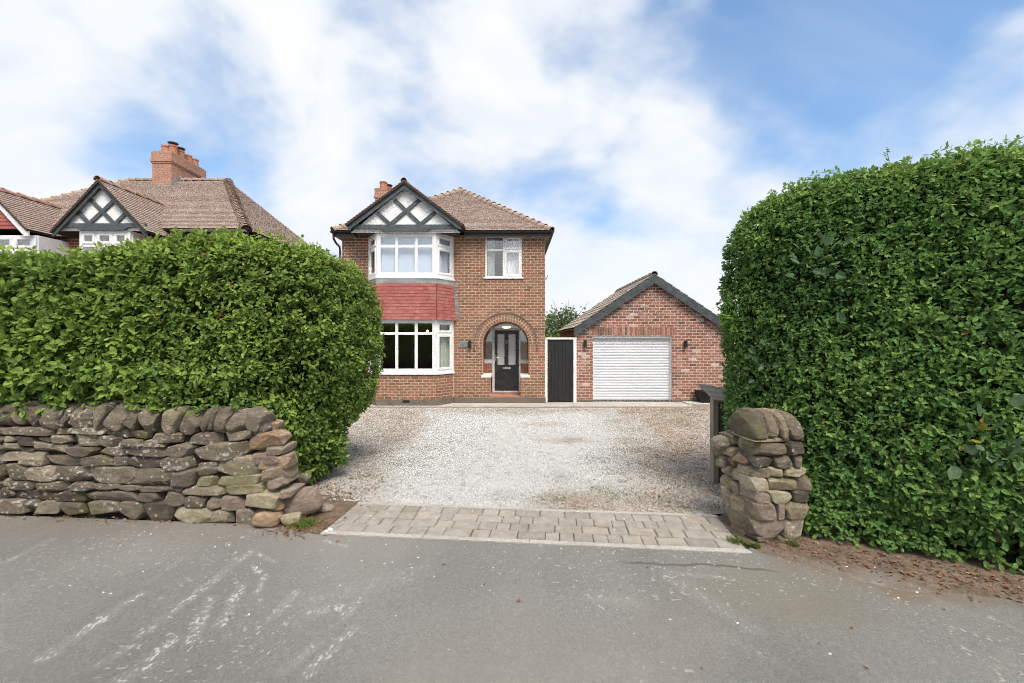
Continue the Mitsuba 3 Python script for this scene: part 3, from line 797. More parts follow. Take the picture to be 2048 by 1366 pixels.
def tiles(region, F, seed, w=0.165, e=0.105, t=0.014, lift=0.022, org=0.0, flare=0.0, wob=0.002):
    """Plain tiles lapped up a slope: a along the eaves, b up the slope, c outward."""
    rng = np.random.default_rng(seed)
    prep = shapely.prepared.prep(region)
    x0, y0, x1, y1 = region.bounds
    P, cen = [], []
    for r in range(int(math.ceil((y1 - y0) / e))):
        b = y0 + r * e
        sh = 0.5 * w * (r % 2) + org
        for k in range(int(math.floor((x0 - sh) / w)) - 1, int(math.ceil((x1 - sh) / w)) + 1):
            a = sh + k * w
            g = sbox(a + 0.0005, b - 0.004, a + w - 0.0005, b + e + 0.012)
            if not prep.intersects(g):
                continue
            up, tw = rng.uniform(-wob, wob), rng.uniform(-wob, wob)
            hi = lambda bb, aa: lift * (1 - (bb - b) / (e * 1.15)) + 0.003 + up + tw * (aa - a) / w
            if prep.contains(g):
                bx = g.bounds
                v = np.array([[bx[i], bx[j_], 0] for i, j_ in ((0, 1), (2, 1), (2, 3), (0, 3))], float)
                top = v.copy()
                top[:, 2] = hi(v[:, 1], v[:, 0]) + t
                bot = v.copy()
                bot[:, 2] = hi(v[:, 1], v[:, 0])
                vv = np.vstack([bot, top])
                f = [[4, 5, 6, 7], [0, 1, 5, 4], [1, 2, 6, 5], [2, 3, 7, 6], [3, 0, 4, 7]]
                f = np.array(f)
                f = np.vstack([f[:, [0, 1, 2]], f[:, [0, 2, 3]]])
            else:
                g = g.intersection(region)
                if g.geom_type != 'Polygon' or g.area < 0.0006:
                    continue
                m = trimesh.creation.extrude_polygon(g, 1.0, engine='earcut')
                vv, f = np.array(m.vertices), np.array(m.faces)
                vv[:, 2] = hi(vv[:, 1], vv[:, 0]) + t * vv[:, 2]
            P.append((F(vv), f, rng.random()))
            cen.append((a + w / 2, b + e / 2))
    return P, np.array(cen)


def slope(pts):
    """A roof plane from its corners, eaves first: (frame, polygon)."""
    p = np.array(pts, float)
    u = norm(p[1] - p[0])
    n = np.cross(u, p[2] - p[0])
    n = norm(n) * (1 if n[2] > 0 else -1)
    v = np.cross(n, u)
    F = frame(p[0], u, v)
    q = p - p[0]
    return F, Polygon(np.stack([q @ u, q @ v], -1)), n


def ridge_tiles(parent, a, b, name='ridge_tile', mat='ridge', r=0.10, L=0.33, seed=0, cap=True):
    rng = np.random.default_rng(seed)
    a, b = np.array(a, float), np.array(b, float)
    n = max(1, int(round(np.linalg.norm(b - a) / L)))
    d = norm(b - a)
    side = norm(np.cross(d, UP))
    up = np.cross(side, d)
    th = np.linspace(-0.15, np.pi + 0.15, 9)
    for i in range(n):
        p0, p1 = a + (b - a) * i / n - d * 0.03, a + (b - a) * (i + 1) / n
        P = []
        for q, s, k in ((p0, 1.10, 0.02), (p1, 0.92, -0.005)):
            for rr in (1.0, 0.86):
                P.append(q + (np.cos(th)[:, None] * side + np.sin(th)[:, None] * up) * r * s * rr + up * (k - 0.45 * r) + rng.uniform(-0.004, 0.004))
        P = np.array(P)                                            # outer0 inner0 outer1 inner1
        m = len(th)
        v = P.reshape(-1, 3)
        f = []
        for j in range(m - 1):
            f += [[j, j + 1, 2 * m + j + 1, 2 * m + j], [j, m + j, m + j + 1, j + 1], [2 * m + j, 2 * m + j + 1, 3 * m + j + 1, 3 * m + j]]
        put(name, MB().add(v, f, rng.random()), mat, parent)


def bar(mb, F, a0, a1, b0, b1, c0, c1, ch=0.006):
    mb.cbox(a0, a1, b0, b1, c0, c1, min(ch, (a1 - a0) / 3, (b1 - b0) / 3), F=F)


def window(parent, F, a0, a1, b0, b1, cols, rail, post=0.06, c=0.0, openers=(), mid=0.055, name='window', only_panes=False, holder=None):
    """A framed window in a wall frame: cols = x of the mullions' middles, rail = height of the transom or None. openers: (column, row) lights that have a sash of their own."""
    d0, d1 = c - 0.06, c
    mb = MB()
    bar(mb, F, a0, a0 + post, b0, b1, d0, d1)
    bar(mb, F, a1 - post, a1, b0, b1, d0, d1)
    bar(mb, F, a0 + post, a1 - post, b0, b0 + post, d0, d1 - 0.001)
    bar(mb, F, a0 + post, a1 - post, b1 - post * 0.8, b1, d0, d1 - 0.001)
    xs = [a0 + post] + [x for m in cols for x in (m - mid / 2, m + mid / 2)] + [a1 - post]
    for m in cols:
        bar(mb, F, m - mid / 2, m + mid / 2, b0 + post, b1 - post * 0.8, d0, d1 - 0.002)
    zs = [b0 + post, b1 - post * 0.8] if rail is None else [b0 + post, rail - mid / 2, rail + mid / 2, b1 - post * 0.8]
    for i in range(0, len(xs), 2):
        if rail is not None:
            bar(mb, F, xs[i], xs[i + 1], rail - mid / 2, rail + mid / 2, d0, d1 - 0.003)
    key = holder or put(name, mb, 'white_pvc', parent)
    if holder:
        put('frame', mb, 'white_pvc', holder)
    for i in range(0, len(xs), 2):
        for j in range(0, len(zs), 2):
            x0, x1, z0, z1 = xs[i], xs[i + 1], zs[j], zs[j + 1]
            if (i // 2, j // 2) in openers:
                s = MB()
                w = 0.058
                bar(s, F, x0 - 0.012, x0 + w, z0 - 0.012, z1 + 0.012, d1 - 0.03, d1 + 0.022, 0.01)
                bar(s, F, x1 - w, x1 + 0.012, z0 - 0.012, z1 + 0.012, d1 - 0.03, d1 + 0.022, 0.01)
                bar(s, F, x0 + w, x1 - w, z0 - 0.012, z0 + w, d1 - 0.03, d1 + 0.020, 0.01)
                bar(s, F, x0 + w, x1 - w, z1 - w, z1 + 0.012, d1 - 0.03, d1 + 0.020, 0.01)
                put('sash', s, 'white_pvc', key)
                x0, x1, z0, z1 = x0 + w, x1 - w, z0 + w, z1 - w
            q = np.array([[x0 - 0.01, z0 - 0.01, d1 - 0.025], [x1 + 0.01, z0 - 0.01, d1 - 0.025], [x1 + 0.01, z1 + 0.01, d1 - 0.025], [x0 - 0.01, z1 + 0.01, d1 - 0.025]])
            put('pane', MB().add(F(q), [[0, 1, 2, 3]]), 'glass', key)
    return key


def gable_timbers(parent, cx, y, ridge_z, half, slope_, foot_z, beam, lattice, barge_d=0.185, t=0.05, white='render_white', wall_y=0.12, tiled=None):
    """Barge boards, tie beam, white panel and lattice of one front gable; y is the front of the barge boards."""
    F = frame((cx, y, 0), (1, 0, 0))
    for s in (-1, 1):
        pg = Polygon([(0, ridge_z), (s * half, ridge_z - slope_ * half), (s * half, ridge_z - slope_ * half - barge_d * 0.85), (s * (half - 0.10), ridge_z - slope_ * (half - 0.10) - barge_d - 0.01), (0, ridge_z - barge_d)])
        put('barge_board', MB().poly(pg, -t, 0.0 + 0.002 * s, F), 'timber_grey' if tiled is None else 'white_paint', parent)
    k = half - 0.05
    put('panel', MB().poly(Polygon([(-k, beam[0]), (k, beam[0]), (0, ridge_z - 0.1)]), -wall_y - 0.05, -wall_y, F), white, parent)
    if beam[1] > beam[0]:
        b0, b1 = beam
        w = half - 0.10
        cut = (b1 - b0) * 0.42
        pg = Polygon([(-w, b0 + cut), (-0.84, b0 + cut), (-0.74, b0 + cut * 0.85), (-0.69, b0 + cut * 0.45), (-0.655, b0), (0.655, b0), (0.69, b0 + cut * 0.45), (0.74, b0 + cut * 0.85), (0.84, b0 + cut), (w, b0 + cut), (w, b1), (-w, b1)])
        pg = pg.intersection(Polygon([(-half, ridge_z - slope_ * half), (half, ridge_z - slope_ * half), (0, ridge_z)]).union(sbox(-w, b0 - 0.1, w, b0 + 0.02)).buffer(0.12))
        put('tie_beam', MB().poly(pg, -wall_y, -wall_y + 0.075, F), 'timber_grey', parent)
    for i, (x0, z0, x1, z1) in enumerate(lattice):
        d = norm([x1 - x0, z1 - z0])
        G = frame((cx + x0, y, z0), (d[0], 0, d[1]), (-d[1], 0, d[0]))
        L = math.hypot(x1 - x0, z1 - z0)
        put('lattice_timber', MB().cbox(0, L, -0.055, 0.055, -wall_y, -wall_y + 0.045 + 0.004 * (i % 3), 0.006, F=G), 'timber_grey', parent)


def gutter(parent, pts, r=0.055, mat='gutter_black', name='gutter'):
    """A half-round gutter along the points."""
    p = np.array(pts, float)
    d = norm(p[-1] - p[0])
    s = norm(np.cross(d, UP))
    th = np.linspace(np.pi, 2 * np.pi, 9)
    v = []
    for q in p:
        for rr in (r, r * 0.86):
            v.append(q + np.cos(th)[:, None] * s * rr + np.sin(th)[:, None] * UP * rr)
    v = np.array(v).reshape(-1, 3)
    m = len(th)
    f = []
    for i in range(len(p) - 1):
        o = 2 * m * i
        for j in range(m - 1):
            f += [[o + j, o + j + 1, o + 2 * m + j + 1, o + 2 * m + j], [o + m + j, o + m + j + 1, o + 3 * m + j + 1, o + 3 * m + j]]
        f += [[o, o + m, o + 3 * m, o + 2 * m], [o + m - 1, o + 2 * m - 1, o + 4 * m - 1, o + 3 * m - 1]]
    for e in (0, 2 * m * (len(p) - 1)):
        f += [[e + j, e + j + 1, e + m - 2 - j, e + m - 1 - j] for j in range(m // 2)]
    put(name, MB().add(v, f), mat, parent)


def chimney_pot(parent, c, r, h, mat='pot', cowl=False):
    mb = MB().lathe([(r * 1.02, 0), (r * 0.95, 0.05), (r * 0.86, h * 0.78), (r * 0.98, h * 0.84), (r * 1.0, h), (r * 0.8, h), (r * 0.75, h * 0.3)], c, 16)
    k = put('chimney_pot', mb, mat, parent)
    if cowl:
        c2 = np.array(c) + [0, 0, h + 0.10]
        m = MB().lathe([(0.0, 0.035), (r * 1.15, 0.0), (r * 1.12, -0.02), (0.0, 0.0)], c2, 16)
        for q in range(3):
            a = q * 2.1 + 0.4
            m.tube([np.array(c) + [math.cos(a) * r * .8, math.sin(a) * r * .8, h - 0.02], c2 + [math.cos(a) * r * .8, math.sin(a) * r * .8, 0]], 0.012, 6)
        put('cowl', m, 'cowl', parent)


def downpipe(parent, pts, r=0.035, mat='gutter_black'):
    put('downpipe', MB().tube(pts, r, 10), mat, parent)


# ------------------------------------------------------------------ the detached house
HG = -0.30                                             # ground at the house
YF = 14.3                                              # its front wall


def build_house():
    h = thing('detached_house', 'brown brick detached house with red tile-hung bay, grey timbered gable and arched porch', 'house')
    rng = np.random.default_rng(1)
    F = frame((0, YF, 0), (1, 0, 0))
    XL, XR, TOP = -5.40, 1.05, 5.02
    arch_c, arch_r, spring = -0.199, 0.7365, 1.555
    arch = Point(arch_c, spring).buffer(arch_r, 32).intersection(sbox(-5, spring, 5, 9))
    opening = unary_union([arch, sbox(arch_c - arch_r, 0.52, arch_c + arch_r, spring + 0.001), sbox(-0.700, -0.13, 0.275, 0.53)])
    win = sbox(-0.85, 3.66, 0.318, 5.5)
    bay_hole = unary_union([sbox(-4.50, 0.66, -1.92, 2.31), sbox(-4.50, 3.58, -1.92, 4.96)])
    wall = sbox(XL, -0.12, XR, TOP)
    solid = wall.difference(unary_union([opening, win, bay_hole]))
    w = put('wall', MB().poly(solid, -0.24, 0.0, F), 'house_mortar', h)
    ring = Point(arch_c, spring).buffer(1.0, 48).intersection(sbox(-5, spring, 5, 9)).union(sbox(arch_c - 1.0, 1.40, arch_c - 0.985, spring + .01)).union(sbox(arch_c + 0.985, 1.40, arch_c + 1.0, spring + .01))
    region = solid.difference(ring).difference(unary_union([sbox(-4.58, -0.13, -1.84, 4.97)]))
    P, c = brickwork(region, F, 21, a_org=XR, b_org=-0.12)
    rank = np.hypot(c[:, 0] - 0.1, (c[:, 1] - 1.3) * 1.0)
    put_many('brick', P, 'house_brick', w, 300, 'brickwork', rank)
    # side and back walls
    mb = MB()
    mb.box(XL, XL + 0.24, YF + 0.241, 22.0, HG, TOP).box(XR - 0.24, XR, YF + 0.241, 22.0, HG, TOP).box(XL + 0.24, XR - 0.24, 21.76, 22.0, HG, TOP)
    put('side_wall', mb, 'far_house_brick', h)
    # plinth of dark engineering bricks
    mb = MB()
    for a0, a1 in ((XL - 0.02, -4.58), (-1.84, XR + 0.02)):
        mb.cbox(a0, a1, HG - 0.1, -0.122, -0.2, 0.022, 0.01, F=F)
    put('plinth', mb, 'plinth', h)
    # the two brick rings of the arch and its drip mould
    a = put('arch', MB().poly(Point(arch_c, spring).buffer(0.985, 48).difference(Point(arch_c, spring).buffer(arch_r, 48)).intersection(sbox(-5, spring, 5, 9)), -0.23, 0.002, F), 'house_mortar', h)
    for r0, r1, n in ((arch_r + 0.003, 0.842, 27), (0.864, 0.972, 31)):
        for i in range(n):
            t0, t1 = math.pi * (i + 0.12) / n, math.pi * (i + 0.88) / n
            pg = Polygon([(arch_c + r * math.cos(t), spring + r * math.sin(t)) for r, t in ((r0, t0), (r1, t0), (r1, (t0 + t1) / 2), (r1, t1), (r0, t1))])
            put('brick', MB().poly(pg, -0.02 if r0 > 0.8 else -0.2, 0.011 + rng.uniform(-0.002, 0.002), F, rng.random()), 'house_brick', a)
    drip = Point(arch_c, spring).buffer(1.012, 48).difference(Point(arch_c, spring).buffer(0.986, 48)).intersection(sbox(-5, spring, 5, 9))
    drip = unary_union([drip, sbox(arch_c - 1.012, 1.38, arch_c - 0.986, spring + 0.001), sbox(arch_c + 0.986, 1.38, arch_c + 1.012, spring + 0.001), sbox(arch_c - 1.03, 1.35, arch_c - 0.97, 1.40), sbox(arch_c + 0.97, 1.35, arch_c + 1.03, 1.40)])
    put('drip_mould', MB().poly(drip, 0.0, 0.035, F), 'plinth', h)
    build_porch(h)
    # upper right window
    k = window(h, F, -0.85, 0.318, 3.685, 5.015, [-0.262], 4.565, post=0.05, c=-0.025, openers=((1, 0), (1, 1)), mid=0.06)
    put('sill', MB().cbox(-0.90, 0.368, 3.640, 3.685, -0.12, 0.05, 0.008, F=F), 'white_pvc', k)
    rooms(h)
    build_bay(h, F)
    build_house_roof(h)


def room_box(mb, x0, x1, y0, y1, z0, z1):
    """Inside of a room open towards the window wall."""
    v = np.array([[x, y, z] for x in (x0, x1) for y in (y0, y1) for z in (z0, z1)], float)
    mb.add(v, [[0, 1, 3, 2], [4, 6, 7, 5], [2, 3, 7, 6], [0, 2, 6, 4], [1, 5, 7, 3]])


def rooms(h):
    mb = MB()
    room_box(mb, -5.12, -1.36, 14.56, 18.2, -0.05, 2.42)
    room_box(mb, -5.12, -1.36, 14.56, 18.2, 2.75, 5.0)
    room_box(mb, -1.25, 0.76, 14.56, 17.4, 2.75, 5.06)
    put('interior', mb, 'room', h)


def build_porch(h):
    yb = 15.18
    mb = MB()
    # soffit and cheeks of the recess
    n = 20
    th = np.linspace(0, np.pi, n)
    r = 0.7365
    pts = [(-0.199 + r, 0.53)] + [(-0.199 + r * math.cos(t), 1.555 + r * math.sin(t)) for t in th] + [(-0.199 - r, 0.53)]
    v = np.array([[x, y, z] for y in (YF + 0.231, yb + 0.06) for x, z in pts])
    m = len(pts)
    put('porch_lining', MB().add(v, [[j, j + 1, m + j + 1, m + j] for j in range(m - 1)]), 'porch_brick', h)
    lo = MB()
    for x0, x1 in ((-1.0, -0.702), (0.277, 0.60)):
        lo.box(x0, x1, YF + 0.20, yb + 0.04, -0.11, 0.535)
    put('dwarf_wall', lo, 'porch_brick', h)
    for x0, x1 in ((-0.985, -0.665), (0.27, 0.575)):
        put('ledge', MB().cbox(x0, x1, 0.498, 0.582, -0.9, 0.02, 0.012, F=frame((0, YF, 0), (1, 0, 0))), 'white_pvc', h)
    put('porch_floor', MB().box(-0.699, 0.274, YF - 0.005, yb + 0.05, -0.2, -0.098), 'quarry', h)
    F = frame((0, yb, 0), (1, 0, 0))
    put('porch_panel', MB().box(-1.0, -0.668, yb, yb + 0.1, 0.52, 0.908).box(0.287, 0.6, yb, yb + 0.1, 0.52, 0.908), 'porch_brick', h)
    for x0, x1 in ((-1.0, -0.67), (0.289, 0.6)):
        put('porch_rail', MB().cbox(x0, x1, 0.908, 1.045, -0.08, 0.03, 0.01, F=F), 'door_grey_frame', h)
    mb = MB()
    bar(mb, F, -0.668, -0.586, -0.07, 2.35, -0.08, 0.02)
    bar(mb, F, 0.232, 0.287, -0.07, 2.35, -0.08, 0.02)
    bar(mb, F, -1.0, -0.668, 2.035, 2.095, -0.07, 0.015)
    bar(mb, F, -0.586, 0.232, 2.030, 2.098, -0.07, 0.016)
    bar(mb, F, 0.287, 0.62, 2.035, 2.095, -0.07, 0.015)
    d = put('door_frame', mb, 'door_grey_frame', h)
    put('threshold', MB().cbox(-0.586, 0.232, -0.07, -0.018, -0.06, 0.03, 0.008, F=F), 'door_grey_frame', d)
    for x0, x1, z0, z1 in ((-1.0, -0.668, 1.045, 2.035), (0.287, 0.62, 1.045, 2.035), (-1.0, -0.668, 2.095, 2.36), (-0.586, 0.232, 2.098, 2.36), (0.287, 0.62, 2.095, 2.36)):
        put('side_light' if z0 < 2 else 'fan_light', MB().add(F(np.array([[x0, z0, -0.03], [x1, z0, -0.03], [x1, z1, -0.03], [x0, z1, -0.03]])), [[0, 1, 2, 3]]), 'glass', d)
    # the door leaf: stiles and rails round two tall lights, two grooved panels below
    x0, x1, z0, z1 = -0.583, 0.229, -0.016, 2.026
    g = [(-0.491, -0.256), (-0.118, 0.117)]
    pg = sbox(x0, z0, x1, z1)
    for a, b in g:
        pg = pg.difference(sbox(a, 0.861, b, 1.898))
    for a, b in ((-0.485, -0.215), (-0.14, 0.13)):
        pg = pg.difference(sbox(a, 0.12, b, 0.66).difference(sbox(a + 0.018, 0.138, b - 0.018, 0.642)))
    k = put('door', MB().poly(pg, -0.05, -0.004, F).poly(sbox(x0 + 0.02, z0 + 0.02, x1 - 0.02, 0.8), -0.052, -0.018, F), 'door_black', h)
    for a, b in g:
        put('door_glass', MB().add(F(np.array([[a, 0.861, -0.028], [b, 0.861, -0.028], [b, 1.898, -0.028], [a, 1.898, -0.028]])), [[0, 1, 2, 3]]), 'frosted', k)
    for a, b in ((-0.485, -0.215), (-0.14, 0.13)):
        for i in range(1, 4):
            x = a + (b - a) * i / 4
            put('door_bead', MB().cbox(x - 0.004, x + 0.004, 0.15, 0.63, -0.006, 0.001, 0.002, F=F), 'door_black', k)
    put('letter_box', MB().cbox(-0.31, -0.04, 0.715, 0.790, -0.006, 0.012, 0.006, F=F).cbox(-0.285, -0.065, 0.732, 0.772, 0.0, 0.017, 0.004, F=F), 'chrome', k)
    th = np.linspace(0, 2 * np.pi, 15)
    kn = MB().tube(np.stack([-0.187 + 0.040 * np.cos(th), np.full(15, yb - 0.03), 1.635 + 0.046 * np.sin(th)], -1), 0.010, 8, cap=False)
    kn.lathe([(0.0, -0.02), (0.024, -0.02), (0.024, 0.02), (0.0, 0.02)], (-0.187, yb - 0.02, 1.685), 12)
    put('knocker', kn, 'chrome', k)
    put('spy_hole', MB().lathe([(0, -0.015), (0.014, -0.012), (0.014, 0.012), (0, 0.015)], (-0.187, yb - 0.012, 1.455), 10), 'chrome', k)
    put('handle', MB().cbox(-0.556, -0.528, 0.985, 1.20, -0.005, 0.012, 0.005, F=F).tube([(-0.542, yb - 0.01, 1.11), (-0.542, yb - 0.055, 1.11), (-0.515, yb - 0.058, 1.11), (-0.44, yb - 0.058, 1.105)], 0.009, 8), 'chrome', k)
    # hall behind the screen
    mb = MB()
    room_box(mb, -1.25, 0.76, yb + 0.12, 18.5, -0.05, 2.55)
    mb.poly(sbox(-1.25, -0.1, 0.76, 2.55).difference(sbox(-1.0, -0.08, 0.6, 2.36)), -0.12, -0.1, F)
    put('hall', mb, 'porch_plaster', h)
    lk = thing('ceiling_lamp', 'warm glowing ceiling lamp seen through the fanlight above the front door', 'lamp')
    lm = MB().lathe([(0.0, -0.05), (0.10, -0.045), (0.15, 0.0), (0.0, 0.01)], (-0.199, 16.0, 2.17), 18)
    v, f, u = lm.arrays()
    scene[lk] = {**mikit.ply((v, f), 'bulb_bsdf', True, uv=u), 'emitter': {'type': 'area', 'radiance': {'type': 'rgb', 'value': [1.5, 0.95, 0.36]}}}


BAYF = 13.70


def build_bay(h, F):
    xs = (-4.56, -4.12, -2.32, -1.864)
    b = np.array([[xs[0], YF, 0], [xs[1], BAYF, 0], [xs[2], BAYF, 0], [xs[3], YF, 0]])
    frames = [(frame(b[i], b[i + 1] - b[i]), np.linalg.norm(b[i + 1] - b[i])) for i in range(3)]
    # brick base
    for i, (G, L) in enumerate(frames):
        pg = sbox(0.0, -0.12, L, 0.64)
        w = put('bay_wall', MB().poly(pg, -0.2, 0.0, G), 'house_mortar', h)
        P, c = brickwork(sbox(0.003, -0.12, L - 0.003, 0.638), G, 40 + i, a_org=L if i == 0 else 0.0, b_org=-0.12)
        put_many('brick', P, 'house_brick', w, 300, 'brickwork')
    pg = Polygon([(xs[0] - 0.02, YF + 0.02), (xs[1] - 0.012, BAYF - 0.024), (xs[2] + 0.012, BAYF - 0.024), (xs[3] + 0.02, YF + 0.02)])
    FP = frame((0, 0, 0), (1, 0, 0), (0, 1, 0))
    put('bay_plinth', MB().poly(pg, HG - 0.1, -0.122, FP), 'plinth', h)
    for x in (-3.22, ):
        put('air_brick', MB().box(x - 0.11, x + 0.11, BAYF - 0.03, BAYF - 0.02, -0.21, -0.135), 'gutter_black', h)

    def ring(off):
        """The bay's plan pushed out by off."""
        p = Polygon([(xs[0], YF + 0.4), (xs[0], YF), (xs[1], BAYF), (xs[2], BAYF), (xs[3], YF), (xs[3], YF + 0.4)]).buffer(off, join_style=2)
        return p.intersection(sbox(-9, 10, 9, YF + 0.0 - 0.001 if off >= 0 else YF + 0.25))

    for z0, z1, s0, s1, tr, nm, wall in ((0.690, 2.300, 0.640, 0.690, 1.893, 'lower_bay_window', 'l'), (3.625, 4.945, 3.570, 3.625, 4.550, 'upper_bay_window', 'u')):
        k = put(nm, MB().poly(ring(0.05), s0, s1, FP).poly(ring(0.015), s1, s1 + 0.012, FP), 'white_pvc', h)
        for i, (G, L) in enumerate(frames):
            if i == 1:
                window(h, G, 0.0, L, z0 + 0.012, z1, [L * 0.3335, L * 0.6665], tr, post=0.115, mid=0.088, c=0.0, holder=k)
            else:
                window(h, G, 0.0, L, z0 + 0.012, z1, [], tr, post=0.085, mid=0.085, c=0.0, holder=k, openers=((0, 0), (0, 1)))
        put('head', MB().poly(ring(0.0), z1, z1 + 0.03, FP), 'white_pvc', k)
        put('window_board', MB().poly(ring(-0.07), s1 - 0.02, s1 + 0.004, FP), 'white_paint', k)
    # lead apron and hung red tiles between the two bays
    lead = MB()
    for i, (G, L) in enumerate(frames):
        lead.poly(sbox(-0.015, 3.42, L + 0.015, 3.572), 0.0, 0.032, G)
    put('lead_apron', lead, 'lead', h)
    deck = MB()
    hung = []
    for i, (G, L) in enumerate(frames):
        z0, z1 = 2.315, 3.425
        deck.poly(sbox(-0.004, z0, L + 0.004, z1), -0.05, 0.004, G)

        def GF(p, G=G, L=L):
            q = p.copy()
            t = np.clip((z1 - q[:, 1]) / (z1 - z0), 0, 1)
            fl = 0.012 + 0.03 * t + 0.05 * t ** 4
            s = 0.5 - q[:, 0] / L
            q[:, 0] = q[:, 0] - s * 2 * fl * 0.45
            q[:, 2] = q[:, 2] + fl
            return G(q)
        P, c = tiles(sbox(0.0, z0, L, z1), GF, 60 + i, w=0.165, e=(z1 - z0) / 11.0, t=0.011, lift=0.016, wob=0.0015)
        hung += P
    dk = put('tile_hanging', deck, 'roof_under', h)
    put_many('tile', hung, 'red_tile', dk, 300, 'tiling')
    put('bay_soffit', MB().poly(ring(0.03), 2.300 + 0.028, 2.322, FP), 'white_paint', h)
    # stepped lead soakers where the tiles meet the wall on the right
    sk = MB()
    for i in range(12):
        z = 2.33 + i * 0.093
        pg = Polygon([(-1.865, z), (-1.72 + 0.035 * (i % 2 == 5), z + 0.03), (-1.72, z + 0.062), (-1.865, z + 0.095)])
        pg = shapely.affinity.translate(pg, 0.075 * max(0, 1 - i / 11) ** 2 + 0.0, 0)
        sk.poly(pg, 0.004, 0.016 + 0.002 * (i % 2), F)
    put('lead_soaker', sk, 'lead', h)
    # blind upstairs, curtains downstairs
    bl = thing('venetian_blind', 'whitish venetian blind lowered behind the upper bay window, tinted with the blue of reflected sky', 'blind')
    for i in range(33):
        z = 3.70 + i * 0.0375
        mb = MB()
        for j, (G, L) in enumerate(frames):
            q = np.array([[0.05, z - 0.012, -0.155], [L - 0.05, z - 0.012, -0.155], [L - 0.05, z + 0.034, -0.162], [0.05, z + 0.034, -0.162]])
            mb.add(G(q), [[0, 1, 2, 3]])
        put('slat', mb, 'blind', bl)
    hd = MB()
    for j, (G, L) in enumerate(frames):
        hd.box(0.05, L - 0.05, 4.885, 4.94, -0.18, -0.13, F=G)
    put('head_rail', hd, 'white_paint', bl)
    for lab, (a, bb), fold, mat in (('light green curtain drawn to the right side of the lower bay window', ((-2.22, 14.02), (-1.93, 14.52)), 7, 'curtain'),
                                    ('light green curtain hanging at the left side of the lower bay window', ((-4.06, 13.92), (-4.48, 14.52)), 7, 'curtain'),
                                    ('pale grey curtain at the left edge of the small upper window', ((-0.80, 14.47), (-0.56, 14.50)), 5, 'curtain_grey'),
                                    ('white net curtain added behind the right half of the small upper window as its pale reflection', ((-0.24, 14.50), (0.29, 14.51)), 3, 'net')):  # added net stands in for the pale reflection in the glass
        up = 'upper' in lab
        z0, z1 = (3.72, 4.96) if up else (0.72, 2.27)
        k = thing('curtain', lab, 'curtain')
        s = np.linspace(0, 1, fold * 12)
        a, bb = np.array(a), np.array(bb)
        d = norm(bb - a)
        pn = np.array([-d[1], d[0]])
        xy = a + (bb - a) * s[:, None] + pn * (0.022 * np.sin(s * fold * 2 * np.pi + 0.7 * np.sin(s * 9)))[:, None]
        v = np.vstack([np.column_stack([xy, np.full(len(s), z)]) for z in (z0, (z0 + z1) / 2, z1)])
        m = len(s)
        f = [[r * m + j, r * m + j + 1, (r + 1) * m + j + 1, (r + 1) * m + j] for r in range(2) for j in range(m - 1)]
        f = np.array(f)
        scene[k] = mikit.ply((v, f), mat + '_bsdf', True, uv=np.zeros((len(v), 2)))
    lk = thing('pendant_lamp', 'small glowing bulb hanging in the dark room behind the lower bay', 'lamp')
    lm = MB().lathe([(0, -0.055), (0.035, -0.04), (0.045, 0), (0.03, 0.035), (0.0, 0.05)], (-3.05, 16.2, 2.02), 12)
    v, f, u = lm.arrays()
    scene[lk] = {**mikit.ply((v, f), 'bulb_bsdf', True, uv=u), 'emitter': {'type': 'area', 'radiance': {'type': 'rgb', 'value': [3.0, 1.6, 0.5]}}}


